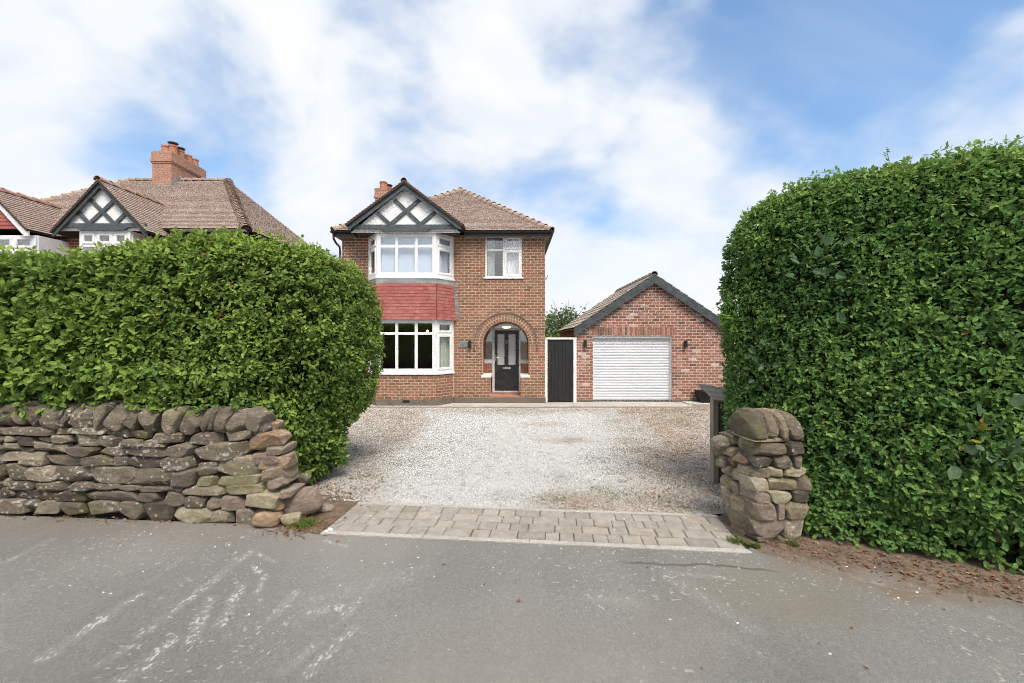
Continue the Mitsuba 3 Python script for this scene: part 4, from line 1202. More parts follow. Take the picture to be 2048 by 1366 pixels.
def build_house_roof(h):
    EZ, EY = 5.10, 14.02
    XL, XR, YB = -5.58, 1.23, 22.3
    A, B = np.array([-2.0, 17.4, 7.47]), np.array([-2.0, 18.9, 7.47])
    c = [np.array([XL, EY, EZ]), np.array([XR, EY, EZ]), np.array([XR, YB, EZ]), np.array([XL, YB, EZ])]
    planes = [[c[0], c[1], A], [c[1], c[2], B, A], [c[2], c[3], B], [c[3], c[0], A, B]]
    deck = MB()
    T = []
    gx, gh, gs, gz0, gy = -3.22, 1.76, 0.745, 6.44, 13.40
    for i, pl in enumerate(planes):
        G, pg, n = slope(pl)
        deck.poly(pg, -0.05, 0.0, G)
        if i == 0:
            # leave out what lies under the gable's own roof
            x0 = -XL
            cut = Polygon([(gx - gh - XL + 0.25, -1), (gx + gh - XL - 0.25, -1), (gx - XL, (gz0 - EZ) / (n[1] * -1) if n[1] else 2)])
            pg = pg.difference(cut)
        P, _ = tiles(pg, G, 70 + i)
        T += P
    for s in (-1, 1):
        ft = np.array([gx + s * gh, gy, gz0 - gs * gh])
        yb = EY + (gz0 - EZ) / (7.47 - EZ) * (17.4 - EY)
        rd, rb, fb = np.array([gx, gy, gz0]), np.array([gx, yb, gz0]), np.array([gx + s * gh, EY + 0.05, gz0 - gs * gh])
        pl = [ft, fb, rb, rd] if s > 0 else [fb, ft, rd, rb]
        G, pg, n = slope(pl)
        deck.poly(pg, -0.045, 0.001, G)
        P, _ = tiles(pg, G, 80 + s)
        T += P
    r = put('roof', deck, 'roof_under', h)
    mb = MB()
    for p in T:
        mb.add(*p)
    put('tiling', mb, 'roof_tile', r, kind='stuff')
    ridge_tiles(r, c[1] + [0, 0, 0.05], A + [0, 0, 0.05], 'hip_tile', 'ridge', 0.115, 0.30, 3)
    ridge_tiles(r, c[0] + [0, 0, 0.05], A + [0, 0, 0.05], 'hip_tile', 'ridge', 0.115, 0.30, 4)
    ridge_tiles(r, A + [0, 0, 0.05], B + [0, 0, 0.05], 'ridge_tile', 'ridge', 0.115, 0.33, 5)
    ridge_tiles(r, (gx, gy, gz0 + 0.02), (gx, 15.6, gz0 + 0.02), 'ridge_tile', 'roof_tile', 0.085, 0.33, 6)
    gable_timbers(h, gx, 13.46, gz0 - 0.02, 1.70, gs, 4.98, (4.955, 5.175),
                  [(-0.32, 5.93, 0.455, 5.19), (0.417, 5.93, -0.455, 5.19), (-0.84, 5.535, -0.455, 5.19), (0.89, 5.555, 0.455, 5.19)], wall_y=0.16)
    ks = MB().poly(Polygon([(-1.6, 4.975), (1.6, 4.975), (1.6, 5.0), (-1.6, 5.0)]), -0.9, -0.16, frame((gx, 13.46, 0), (1, 0, 0)))
    put('gable_soffit', ks, 'soffit', h)
    # fascia, soffit, gutters
    mb = MB()
    mb.box(-1.50, XR - 0.02, EY + 0.02, EY + 0.05, 4.935, 5.09).box(XL + 0.02, -4.92, EY + 0.02, EY + 0.05, 4.935, 5.09)
    mb.box(XR - 0.05, XR - 0.02, EY + 0.05, YB, 4.935, 5.09).box(XL + 0.02, XL + 0.05, EY + 0.05, YB, 4.935, 5.09)
    put('fascia', mb, 'gutter_black', h)
    mb = MB()
    mb.box(-1.50, XR - 0.05, EY + 0.05, YF + 0.02, 4.940, 4.96).box(XL + 0.05, -4.92, EY + 0.05, YF + 0.02, 4.94, 4.96)
    mb.box(1.052, XR - 0.05, YF + 0.02, YB, 4.940, 4.96).box(XL + 0.05, -5.402, YF + 0.02, YB, 4.94, 4.96)
    put('soffit', mb, 'gutter_grey', h)
    gutter(h, [(-1.45, EY - 0.035, 5.085), (XR + 0.03, EY - 0.035, 5.085)], 0.06)
    gutter(h, [(XL - 0.03, EY - 0.035, 5.085), (-4.95, EY - 0.035, 5.085)], 0.06)
    gutter(h, [(XR + 0.035, EY - 0.03, 5.085), (XR + 0.035, YB, 5.085)], 0.06)
    gutter(h, [(XL - 0.035, YB, 5.085), (XL - 0.035, EY - 0.03, 5.085)], 0.06)
    downpipe(h, [(-5.56, 14.0, 5.03), (-5.56, 14.02, 4.86), (-5.52, 14.1, 4.74), (-5.45, 14.23, 4.64), (-5.44, 14.245, 4.5), (-5.44, 14.245, -0.3)])
    put('overflow_pipe', MB().tube([(1.0, 14.55, 3.62), (1.06, 14.55, 3.64), (1.13, 14.55, 3.71), (1.15, 14.55, 3.78)], 0.02, 8), 'gutter_grey', h)
    # chimney on the left wall
    x0, x1, y0, y1 = -5.15, -4.66, 16.9, 17.95
    k = put('chimney', MB().box(x0, x1, y0, y1, 5.2, 7.05).box(x0 - 0.035, x1 + 0.035, y0 - 0.035, y1 + 0.035, 7.05, 7.13).box(x0 - 0.01, x1 + 0.01, y0 - 0.01, y1 + 0.01, 7.13, 7.34).box(x0 - 0.02, x1 + 0.02, y0 - 0.02, y1 + 0.02, 7.34, 7.40), 'chimney_brick', h)
    put('flaunching', MB().box(x0 + 0.03, x1 - 0.03, y0 + 0.03, y1 - 0.03, 7.40, 7.43), 'flaunching', k)
    chimney_pot(k, (-4.90, y0 + 0.26, 7.42), 0.15, 0.30)
    chimney_pot(k, (-4.86, y0 + 0.80, 7.42), 0.14, 0.28, cowl=True)


build_house()

# ------------------------------------------------------------------ sign, lamps
F0 = frame((0, YF, 0), (1, 0, 0))
sg = thing('house_sign', 'oval grey-green slate number sign on the brick between bay and porch', 'sign')
th = np.linspace(0, 2 * np.pi, 26)
pl = Polygon([(-1.555 + 0.155 * np.sign(math.cos(t)) * abs(math.cos(t)) ** 0.75 + 0.006 * math.sin(5 * t), 1.545 + 0.088 * np.sign(math.sin(t)) * abs(math.sin(t)) ** 0.8) for t in th[:-1]])
put('plate', MB().poly(pl, 0.012, 0.03, F0), 'slate', sg)
tm = meshkit.text_mesh('101', 0.075, 0.003, bold=True)
tv = np.array(tm.vertices)
tv[:, :2] -= (tv[:, :2].min(0) + tv[:, :2].max(0)) / 2
put('number', MB().add(F0(tv + [-1.555, 1.545, 0.031]), tm.faces), 'slate_mark', sg)


def wall_lamp(x, y, z, lab):
    k = thing('wall_lamp', lab, 'lamp', 'small black lamps on the brick walls')
    put('bracket', MB().box(x - 0.035, x + 0.035, y - 0.03, y - 0.008, z - 0.07, z + 0.07).box(x - 0.015, x + 0.015, y - 0.075, y - 0.03, z - 0.012, z + 0.012), 'lamp_black', k)
    put('shade', MB().lathe([(0.0, 0.115), (0.052, 0.105), (0.055, -0.10), (0.040, -0.115), (0.0, -0.10)], (x, y - 0.085, z), 14), 'lamp_black', k, 40)


wall_lamp(-1.335, YF, 1.56, 'small black lamp on the house wall between the slate sign and the arch')

# ------------------------------------------------------------------ garage
YG = 14.5


def build_garage():
    g = thing('garage', 'red brick garage with pitched tiled roof and white roller door', 'garage')
    F = frame((0, YG, 0), (1, 0, 0))
    cx, hw, rz, sl = 4.54, 2.46, 3.70, 0.67
    XL, XR = cx - hw, cx + hw
    shell = Polygon([(XL, -0.235), (XR, -0.235), (XR, rz - sl * hw), (cx, rz), (XL, rz - sl * hw)])
    door = sbox(2.61, -0.40, 5.155, 1.835)
    solid = shell.difference(door)
    w = put('wall', MB().poly(solid, -0.22, 0.0, F), 'garage_mortar', g)
    lint = sbox(2.585, 1.845, 5.25, 2.125)
    P, c = brickwork(solid.difference(lint), F, 121, a_org=2.61, b_org=-0.235, L=0.238, H=0.0905, j=0.018)
    rank = np.where(c[:, 0] > 6.7, 99, 0) + np.hypot(c[:, 0] - 4.2, c[:, 1] - 2.4)
    put_many('brick', P, 'garage_brick', w, 300, 'brickwork', rank)
    rng = np.random.default_rng(9)
    n = 33
    for i in range(n):
        a = 2.585 + (5.25 - 2.585) * i / n
        put('soldier_brick', MB().cbox(a + 0.006, a + (5.25 - 2.585) / n - 0.006, 1.855, 2.115, -0.02, 0.012 + rng.uniform(-0.002, 0.003), 0.003, rng.choice([0.05, 0.18, 0.3, 0.4, 0.62, 0.5, 0.62, 0.75]), F=F), 'garage_brick', w)
    put('plinth', MB().cbox(XL - 0.01, 2.61, HG - 0.1, -0.237, -0.2, 0.015, 0.008, F=F).cbox(5.155, XR, HG - 0.1, -0.237, -0.2, 0.015, 0.008, F=F), 'plinth', g)
    put('side_wall', MB().box(XL, XL + 0.22, YG + 0.221, 19.4, HG, rz - sl * hw).box(XR - 0.22, XR, YG + 0.221, 19.4, HG, rz - sl * hw).box(XL + 0.22, XR - 0.22, 19.2, 19.4, HG, rz - sl * hw), 'far_house_brick', g)
    # roller door: ribbed slats
    d = put('roller_door', MB().box(2.58, 5.18, YG + 0.165, YG + 0.18, HG, 1.86), 'gutter_black', g)
    ns, z0, z1 = 23, -0.262, 1.80
    for i in range(ns):
        a, b = z0 + (z1 - z0) * i / ns, z0 + (z1 - z0) * (i + 1) / ns
        h = b - a
        t = np.linspace(0, 1, 9)
        y = YG + 0.15 - 0.012 * np.sin(np.pi * np.clip((t - 0.16) / 0.84, 0, 1)) ** 0.6
        v = np.array([[x, yy, a + h * tt] for x in (2.60, 5.165) for tt, yy in zip(t, y)])
        put('slat', MB().add(v, [[j, 9 + j, 10 + j, j + 1] for j in range(8)]), 'roller', d, 60)
    put('guide_rail', MB().box(2.585, 2.625, YG + 0.09, YG + 0.14, HG, 1.80), 'white_pvc', d)
    put('guide_rail', MB().box(5.14, 5.18, YG + 0.09, YG + 0.14, HG, 1.80), 'white_pvc', d)
    put('fascia_box', MB().cbox(2.60, 5.165, 1.755, 1.838, -0.15, -0.05, 0.01, F=F), 'white_pvc', d)
    # roof
    deck, T = MB(), []
    y0, y1 = 14.34, 19.55
    ov = hw + 0.10
    rr = rz + 0.085
    for s in (-1, 1):
        ef, eb = np.array([cx + s * ov, y0, rr - sl * ov]), np.array([cx + s * ov, y1, rr - sl * ov])
        rf, rb = np.array([cx, y0, rr]), np.array([cx, y1, rr])
        pl = [ef, eb, rb, rf] if s > 0 else [eb, ef, rf, rb]
        G, pg, n_ = slope(pl)
        deck.poly(pg, -0.04, 0, G)
        P, _ = tiles(pg, G, 130 + s, w=0.33, e=0.30, t=0.022, lift=0.022)
        T += P
    r = put('roof', deck, 'roof_under', g)
    put_many('tile', T, 'garage_tile', r, 300, 'tiling')
    ridge_tiles(r, (cx, y0, rr + 0.03), (cx, y1, rr + 0.03), 'ridge_tile', 'garage_tile', 0.10, 0.4, 9)
    FB = frame((cx, y0 - 0.01, 0), (1, 0, 0))
    for s in (-1, 1):
        pg = Polygon([(0, rr + 0.0), (s * ov, rr - sl * ov), (s * ov, rr - sl * ov - 0.20), (s * (ov - 0.09), rr - sl * (ov - 0.09) - 0.27), (0, rr - 0.275)])
        put('barge_board', MB().poly(pg, -0.03, 0.002 * s, FB), 'barge_dark', g)
    put('soffit', MB().poly(Polygon([(-ov, rr - sl * ov - 0.06), (0, rr - 0.06), (ov, rr - sl * ov - 0.06), (ov - 0.1, rr - sl * ov - 0.08), (0, rr - 0.11), (-ov + 0.1, rr - sl * ov - 0.08)]), -0.16, -0.031, FB), 'soffit', g)
    gutter(g, [(cx - ov - 0.03, y1, rr - sl * ov - 0.02), (cx - ov - 0.03, y0, rr - sl * ov - 0.02)], 0.05)
    gutter(g, [(cx + ov + 0.03, y0, rr - sl * ov - 0.02), (cx + ov + 0.03, y1, rr - sl * ov - 0.02)], 0.05)


build_garage()
wall_lamp(2.345, YG, 1.58, 'small black lamp on the narrow brick strip left of the white roller door')
wall_lamp(5.57, YG, 1.57, 'small black lamp on the garage brick right of the white roller door')


def build_gate():
    g = thing('side_gate', 'tall black boarded side gate in a white frame between house and garage', 'gate')
    rng = np.random.default_rng(3)
    y = 14.42
    F = frame((0, y, 0), (1, 0, 0))
    put('gate_post', MB().cbox(1.055, 1.135, HG, 1.71, -0.1, 0.04, 0.008, F=F), 'white_paint', g)
    put('gate_post', MB().cbox(1.965, 2.065, HG, 1.71, -0.1, 0.04, 0.008, F=F), 'white_paint', g)
    put('head_rail', MB().cbox(1.055, 2.065, 1.712, 1.775, -0.1, 0.045, 0.008, F=F), 'white_paint', g)
    n = 7
    for i in range(n):
        a, b = 1.14 + 0.82 * i / n, 1.14 + 0.82 * (i + 1) / n
        put('board', MB().cbox(a + 0.001, b - 0.001, HG + 0.03, 1.705, -0.03, 0.0 + rng.uniform(-0.002, 0.002), 0.006, rng.random(), F=F), 'gate_black', g)
    for z in (0.0, 0.75, 1.5):
        put('brace', MB().box(1.14, 1.96, z, z + 0.1, -0.07, -0.031, F=F), 'gate_black', g)


build_gate()

# paved apron along house and garage
ap = struct('path', MB().box(-7.0, 1.9, 13.50, 14.6, -0.6, -0.302).box(1.905, 3.6, 13.50, 14.6, -0.6, -0.300).box(3.605, 5.50, 13.50, 14.6, -0.6, -0.303), 'path', 'grey concrete path along the foot of the house and garage')
k = thing('paving_slab', 'buff paving slab under the black plant trough', 'slab')
scene[k] = mikit.ply(MB().cbox(5.45, 6.6, 13.85, 14.45, -0.45, -0.265, 0.02, F=frame((0, 0, 0), (1, 0, 0), (0, 1, 0))).arrays()[:2], 'edging_bsdf')
k = thing('plant_trough', 'black tapered plant trough standing by the garage wall near the hedge', 'planter')
mb = MB()
v = np.array([[5.92, 14.02, -0.262], [6.50, 14.02, -0.262], [6.50, 14.38, -0.262], [5.92, 14.38, -0.262], [5.84, 13.96, 0.10], [6.56, 13.96, 0.10], [6.56, 14.42, 0.10], [5.84, 14.42, 0.10],
              [5.88, 14.0, 0.10], [6.52, 14.0, 0.10], [6.52, 14.38, 0.10], [5.88, 14.38, 0.10], [5.93, 14.03, -0.05], [6.49, 14.03, -0.05], [6.49, 14.37, -0.05], [5.93, 14.37, -0.05]])
f = [[0, 3, 2, 1]] + [[i, (i + 1) % 4, 4 + (i + 1) % 4, 4 + i] for i in range(4)] + [[4 + i, 4 + (i + 1) % 4, 8 + (i + 1) % 4, 8 + i] for i in range(4)] + [[8 + i, 8 + (i + 1) % 4, 12 + (i + 1) % 4, 12 + i] for i in range(4)]
put('tub', MB().add(v, f), 'planter', k)
put('rim', MB().box(5.83, 6.57, 13.945, 13.975, 0.075, 0.11).box(5.83, 5.86, 13.975, 14.43, 0.075, 0.11).box(6.54, 6.57, 13.975, 14.43, 0.075, 0.11), 'planter', k)
put('compost', MB().add(v[12:16] + [0, 0, 0.06], [[0, 1, 2, 3]]), 'soil', k)

# ------------------------------------------------------------------ the neighbours


def build_neighbour():
    h = thing('semi_detached_house', 'neighbouring semi-detached house with tiled hip roof, big brick chimney and timbered gable behind the hedge', 'house')
    EZ, EY, YB = 5.12, 13.9, 21.0
    XL, XR = -17.8, -8.2
    RZ = 7.86
    A, B = np.array([-14.8, 17.4, RZ]), np.array([-11.0, 17.4, RZ])
    c = [np.array([XL, EY, EZ]), np.array([XR, EY, EZ]), np.array([XR, YB, EZ]), np.array([XL, YB, EZ])]
    put('wall', MB().box(XL + 0.25, XR - 0.25, 14.2, 20.8, HG, 5.0), 'far_house_brick', h)
    deck, T = MB(), []
    gs = [(-11.97, 1.40, 1.07, 6.33, 13.0), (-15.22, 1.20, 1.04, 6.13, 13.0)]
    for i, pl in enumerate([[c[0], c[1], B, A], [c[1], c[2], B], [c[2], c[3], A, B], [c[3], c[0], A]]):
        G, pg, n = slope(pl)
        deck.poly(pg, -0.05, 0, G)
        if i in (0, 1):
            if i == 0:
                for gx, gh, s_, gz_, gy in gs:
                    up = (gz_ - EZ) / math.sqrt(1 - n[2] ** 2)
                    pg = pg.difference(Polygon([(gx - gh - XL + 0.15, -1), (gx + gh - XL - 0.15, -1), (gx - XL, up - 0.1)]))
            P, _ = tiles(pg, G, 170 + i)
            T += P
    for gi, (gx, gh, s_, gz_, gy) in enumerate(gs):
        yb = EY + (gz_ - EZ) / (RZ - EZ) * (17.4 - EY)
        for s in (-1, 1):
            ft, rd, rb = np.array([gx + s * gh, gy, gz_ - s_ * gh]), np.array([gx, gy, gz_]), np.array([gx, yb + 0.05, gz_])
            fb = np.array([gx + s * gh, EY + 0.1, gz_ - s_ * gh])
            pl = [ft, fb, rb, rd] if s > 0 else [fb, ft, rd, rb]
            G, pg, n = slope(pl)
            deck.poly(pg, -0.045, 0.001, G)
            P, _ = tiles(pg, G, 180 + 3 * gi + s)
            T += P
    r = put('roof', deck, 'roof_under', h)
    mb = MB()
    for p in T:
        mb.add(*p)
    put('tiling', mb, 'roof_tile', r, kind='stuff')
    up = np.array([0, 0, 0.045])
    ridge_tiles(r, A + up, B + up, 'ridge_tile', 'roof_tile', 0.10, 0.33, 21)
    ridge_tiles(r, c[1] + up, B + up, 'hip_tile', 'ridge', 0.16, 0.155, 22)
    ridge_tiles(r, c[0] + up, A + up, 'hip_tile', 'ridge', 0.12, 0.30, 23)
    for gx, gh, s_, gz_, gy in gs:
        yb = EY + (gz_ - EZ) / (RZ - EZ) * (17.4 - EY)
        ridge_tiles(r, (gx, gy, gz_ + 0.03), (gx, yb, gz_ + 0.03), 'ridge_tile', 'ridge_red', 0.10, 0.42, 24)
    gx, gh, s_, gz_, gy = gs[0]
    gable_timbers(h, gx, gy + 0.05, gz_ - 0.02, gh - 0.03, s_, 4.86, (4.90, 5.10), [(-0.36, 5.80, 0.33, 5.10), (0.36, 5.80, -0.40, 5.10), (-0.72, 5.44, -0.40, 5.10), (0.70, 5.44, 0.36, 5.10)], barge_d=0.17, wall_y=0.14)
    gx, gh, s_, gz_, gy = gs[1]
    F = frame((gx, gy + 0.05, 0), (1, 0, 0))
    for s in (-1, 1):
        k = gh - 0.02
        pg = Polygon([(0, gz_ - 0.02), (s * k, gz_ - 0.02 - s_ * k), (s * k, gz_ - 0.19 - s_ * k), (s * (k - 0.12), gz_ - 0.19 - s_ * k), (0, gz_ - 0.25)])
        put('barge_board', MB().poly(pg, -0.05, 0.002 * s, F), 'white_paint', h, label='white barge board')
    kk = gh - 0.1
    G2 = frame((gx, gy + 0.17, 0), (1, 0, 0))
    tri = Polygon([(-kk, gz_ - s_ * gh + 0.06), (kk, gz_ - s_ * gh + 0.06), (0, gz_ - 0.1)])
    gt = put('gable_hanging', MB().poly(tri, -0.05, 0.0, G2), 'roof_under', h)
    P, _ = tiles(tri, G2, 190, e=0.11)
    put_many('tile', P, 'red_tile', gt, 300)
    # bays under the gables: white window bands just above the hedge
    for gx, x0, x1, cols, z1 in ((-11.97, -12.72, -11.22, 3, 4.90), (-15.22, -15.95, -14.0, 3, 4.78)):
        F = frame((0, 13.22, 0), (1, 0, 0))
        G = frame((0, 13.22, 0), (1, 0, 0))
        n = [x0 + (x1 - x0) * i / cols for i in range(1, cols)]
        k = window(h, F, x0, x1, 3.55, z1, n, z1 - 0.42, post=0.10, mid=0.10, c=0.0, name='bay_window', openers=tuple((i, 1) for i in range(cols)))
        put('lining', MB().box(x0 + 0.05, x1 - 0.05, 13.6, 13.62, 3.4, z1), 'curtain_grey', k)
        put('cheek', MB().box(x0 - 0.02, x0 + 0.0, 13.28, 14.2, 3.4, z1).box(x1, x1 + 0.02, 13.28, 14.2, 3.4, z1).box(x0, x1, 13.24, 14.2, 2.4, 3.53), 'white_pvc', k)
    put('eaves_board', MB().box(-14.0, -13.38, 13.98, 14.02, 4.90, 5.06).box(-10.55, XR, 13.98, 14.02, 4.92, 5.08).box(-14.2, XR, 14.02, 14.3, 4.93, 4.95), 'soffit', h)
    gutter(h, [(-10.5, 13.87, 5.09), (XR, 13.87, 5.09)], 0.06, 'gutter_grey')
    gutter(h, [(-14.0, 13.87, 5.07), (-13.4, 13.87, 5.07)], 0.06, 'gutter_grey')
    downpipe(h, [(-13.45, 13.86, 5.02), (-13.45, 13.87, 4.86), (-13.3, 14.0, 4.74), (-13.18, 14.12, 4.62), (-13.18, 14.14, 4.4), (-13.18, 14.14, -0.3)], 0.045, 'gutter_grey')
    # chimney across the ridge
    x0, x1, y0, y1, zt = -13.52, -12.80, 16.9, 18.78, 8.77
    k = put('chimney', MB().box(x0, x1, y0, y1, 7.0, zt - 0.42).box(x0 - 0.025, x1 + 0.025, y0 - 0.025, y1 + 0.025, zt - 0.42, zt - 0.36).box(x0 - 0.05, x1 + 0.05, y0 - 0.05, y1 + 0.05, zt - 0.36, zt - 0.28)
            .box(x0 - 0.02, x1 + 0.02, y0 - 0.02, y1 + 0.02, zt - 0.28, zt), 'chimney_brick', h)
    put('flaunching', MB().box(x0 + 0.02, x1 - 0.02, y0 + 0.02, y1 - 0.02, zt, zt + 0.05), 'flaunching', k)
    fl = MB().box(x0 - 0.03, x1 + 0.03, y0 - 0.04, y0 - 0.012, 7.38, 7.52)
    for i in range(7):
        yy = y0 + 0.075 * i
        zz = EZ + (yy - EY) * (RZ - EZ) / 3.5
        fl.box(x1 + 0.004, x1 + 0.03, yy - 0.03, yy + 0.05, zz + 0.02, zz + 0.20)
    put('flashing', fl, 'lead', k)
    for i, (px_, py_, hh, cw) in enumerate([(-13.28, 17.25, 0.33, False), (-13.02, 17.28, 0.36, True), (-13.06, 17.70, 0.34, True), (-13.06, 18.12, 0.33, False), (-13.06, 18.50, 0.32, False)]):
        chimney_pot(k, (px_, py_, zt + 0.04), 0.155, hh, cowl=cw)


build_neighbour()

# ------------------------------------------------------------------ hedges and plants
LEAF_O = np.array([[0, 0, 0], [0.22, 0.36, 0.05], [0.66, 0.39, 0.02], [1.0, 0, -0.14], [0.66, -0.39, 0.02], [0.22, -0.36, 0.05], [0.46, 0, -0.07]])
LEAF_F = np.array([[0, 6, 1], [1, 6, 2], [2, 6, 3], [3, 6, 4], [4, 6, 5], [5, 6, 0]])


def leaf_mesh(base, axis, nrm, L, W, rng):
    """Leaves as folded ovals: (n, 7, 3)."""
    a = norm(axis)
    c = norm(nrm - (nrm * a).sum(-1, keepdims=True) * a)
    b = np.cross(c, a)
    curl = rng.uniform(0.3, 1.8, (len(L), 1))
    o = LEAF_O
    return base[:, None] + L[:, None, None] * (o[None, :, :1] * a[:, None] + (o[None, :, 1:2] * W[:, None, None]) * b[:, None] + (o[None, :, 2:3] * curl[:, :, None]) * c[:, None])


def hull(spheres):
    m = trimesh.creation.icosphere(2)
    V = np.vstack([np.array(m.vertices) * r + c for *c, r in spheres])
    return m3.Manifold.hull_points(V.astype(np.float32))


def to_trimesh(m):
    q = m.to_mesh()
    return trimesh.Trimesh(q.vert_properties[:, :3], q.tri_verts, process=False)


def sprigs(mesh, density, size, rng, pairs=3, drop=0.25, spread=1.0, upward=0.35, depth=0.09, jit=0.05, seed=1, gaps=0.40, amp=1.0):
    """Leafy shoots over a surface: points, axes, normals, sizes and tint of every leaf."""
    n = int(mesh.area * density)
    pts, fi = trimesh.sample.sample_surface(mesh, n, seed=int(rng.integers(1 << 30)))
    nr = np.array(mesh.face_normals)[fi]
    pts = np.array(pts)
    lump = meshkit.fbm(pts * 2.2, 3, seed) - 0.5
    fine = meshkit.fbm(pts * 7.5, 2, seed + 5)
    keep = rng.random(n) < np.clip((fine - gaps) / 0.16 + 0.35, 0.10 + 0.25 * (amp < 1), 1)
    pts, nr, lump, fine = pts[keep], nr[keep], lump[keep], fine[keep]
    n = len(pts)
    sz = size(pts) * rng.uniform(0.8, 1.2, n)
    pts = pts + nr * (amp * lump * 0.16 - rng.exponential(0.040, n) + amp * (fine - 0.5) * 0.10)[:, None]
    ax = norm(nr * 0.75 + UP * upward + rng.normal(0, 0.45, (n, 3)))
    ref = norm(np.cross(ax, rng.normal(0, 1, (n, 3))))
    tint = np.clip(rng.normal(0.40, 0.20, n) + 0.75 * lump, 0, 1)
    out = []
    for k in range(pairs):
        t = k / max(1, pairs - 1)
        q = pts + ax * (sz * (1.5 * t - 0.6))[:, None]
        r = ref if k % 2 == 0 else np.cross(ax, ref)
        for s in (-1, 1):
            m = rng.random(n) > drop
            a = norm(r * s * spread + ax * 0.55 + rng.normal(0, 0.22, (n, 3)) - UP * 0.12)
            c = norm(UP * 0.75 + nr * 0.65 + rng.normal(0, 0.38, (n, 3)))
            out.append((q[m], a[m], c[m], (sz * (1.0 - 0.18 * t) * rng.uniform(0.75, 1.15, n))[m], np.clip(tint + 0.14 * t + rng.normal(0, 0.07, n), 0, 1)[m]))
    m = rng.random(n) > 0.3
    out.append(((pts + ax * (sz * 1.0)[:, None])[m], norm(ax + rng.normal(0, 0.15, (n, 3)))[m], norm(UP * 0.5 + nr * 0.5 + rng.normal(0, 0.4, (n, 3)))[m], (sz * 0.75)[m], np.clip(tint + 0.22, 0, 1)[m]))
    return [np.concatenate(x) for x in zip(*out)]


def foliage(parent, groups, mat, rng, singles=300, W=0.55, eye=np.array([0, 0, EYE]), name='foliage'):
    B, A, C, L, U = [np.concatenate(x) for x in zip(*groups)]
    V = leaf_mesh(B, A, C, L, W * 2 * rng.uniform(0.42, 0.58, len(L)), rng)
    cen = V.mean(1)
    if singles:
        dist = np.linalg.norm(cen - eye, axis=1)
        front = np.abs(cen[:, 0] / cen[:, 1]) < 1.1
        score = np.where(front, L / dist, 0) * np.abs((C * norm(eye - cen)).sum(1))
        order = np.argsort(-score)
        for i in order[:singles]:
            put('leaf', MB().add(V[i], LEAF_F, U[i]), mat, parent)
        rest = order[singles:]
    else:
        rest = np.arange(len(L))
    V, U = V[rest], U[rest]
    n = len(V)
    f = (LEAF_F[None] + 7 * np.arange(n)[:, None, None]).reshape(-1, 3)
    u = np.zeros((n * 7, 2))
    u[:, 0] = np.repeat(U, 7)
    put(name, (V.reshape(-1, 3), f, u), mat, parent, kind='stuff')
    return n


def shrink(spheres, k):
    return [(x, y, z, max(r - k, 0.05)) for x, y, z, r in spheres]


def twigs(parent, mesh, n, rng, L=0.35, name='branch', r=0.006):
    pts, fi = trimesh.sample.sample_surface(mesh, n, seed=int(rng.integers(1 << 30)))
    nr = np.array(mesh.face_normals)[fi]
    for p, q in zip(np.array(pts), nr):
        d = norm(q * 0.8 + UP * 0.5 + rng.normal(0, 0.5, 3))
        k = norm(d + rng.normal(0, 0.4, 3))
        put(name, MB().tube([p - d * L * 0.8, p - d * L * 0.3, p + k * L * 0.12], [r, r * 0.8, r * 0.4], 5), 'twig', parent)


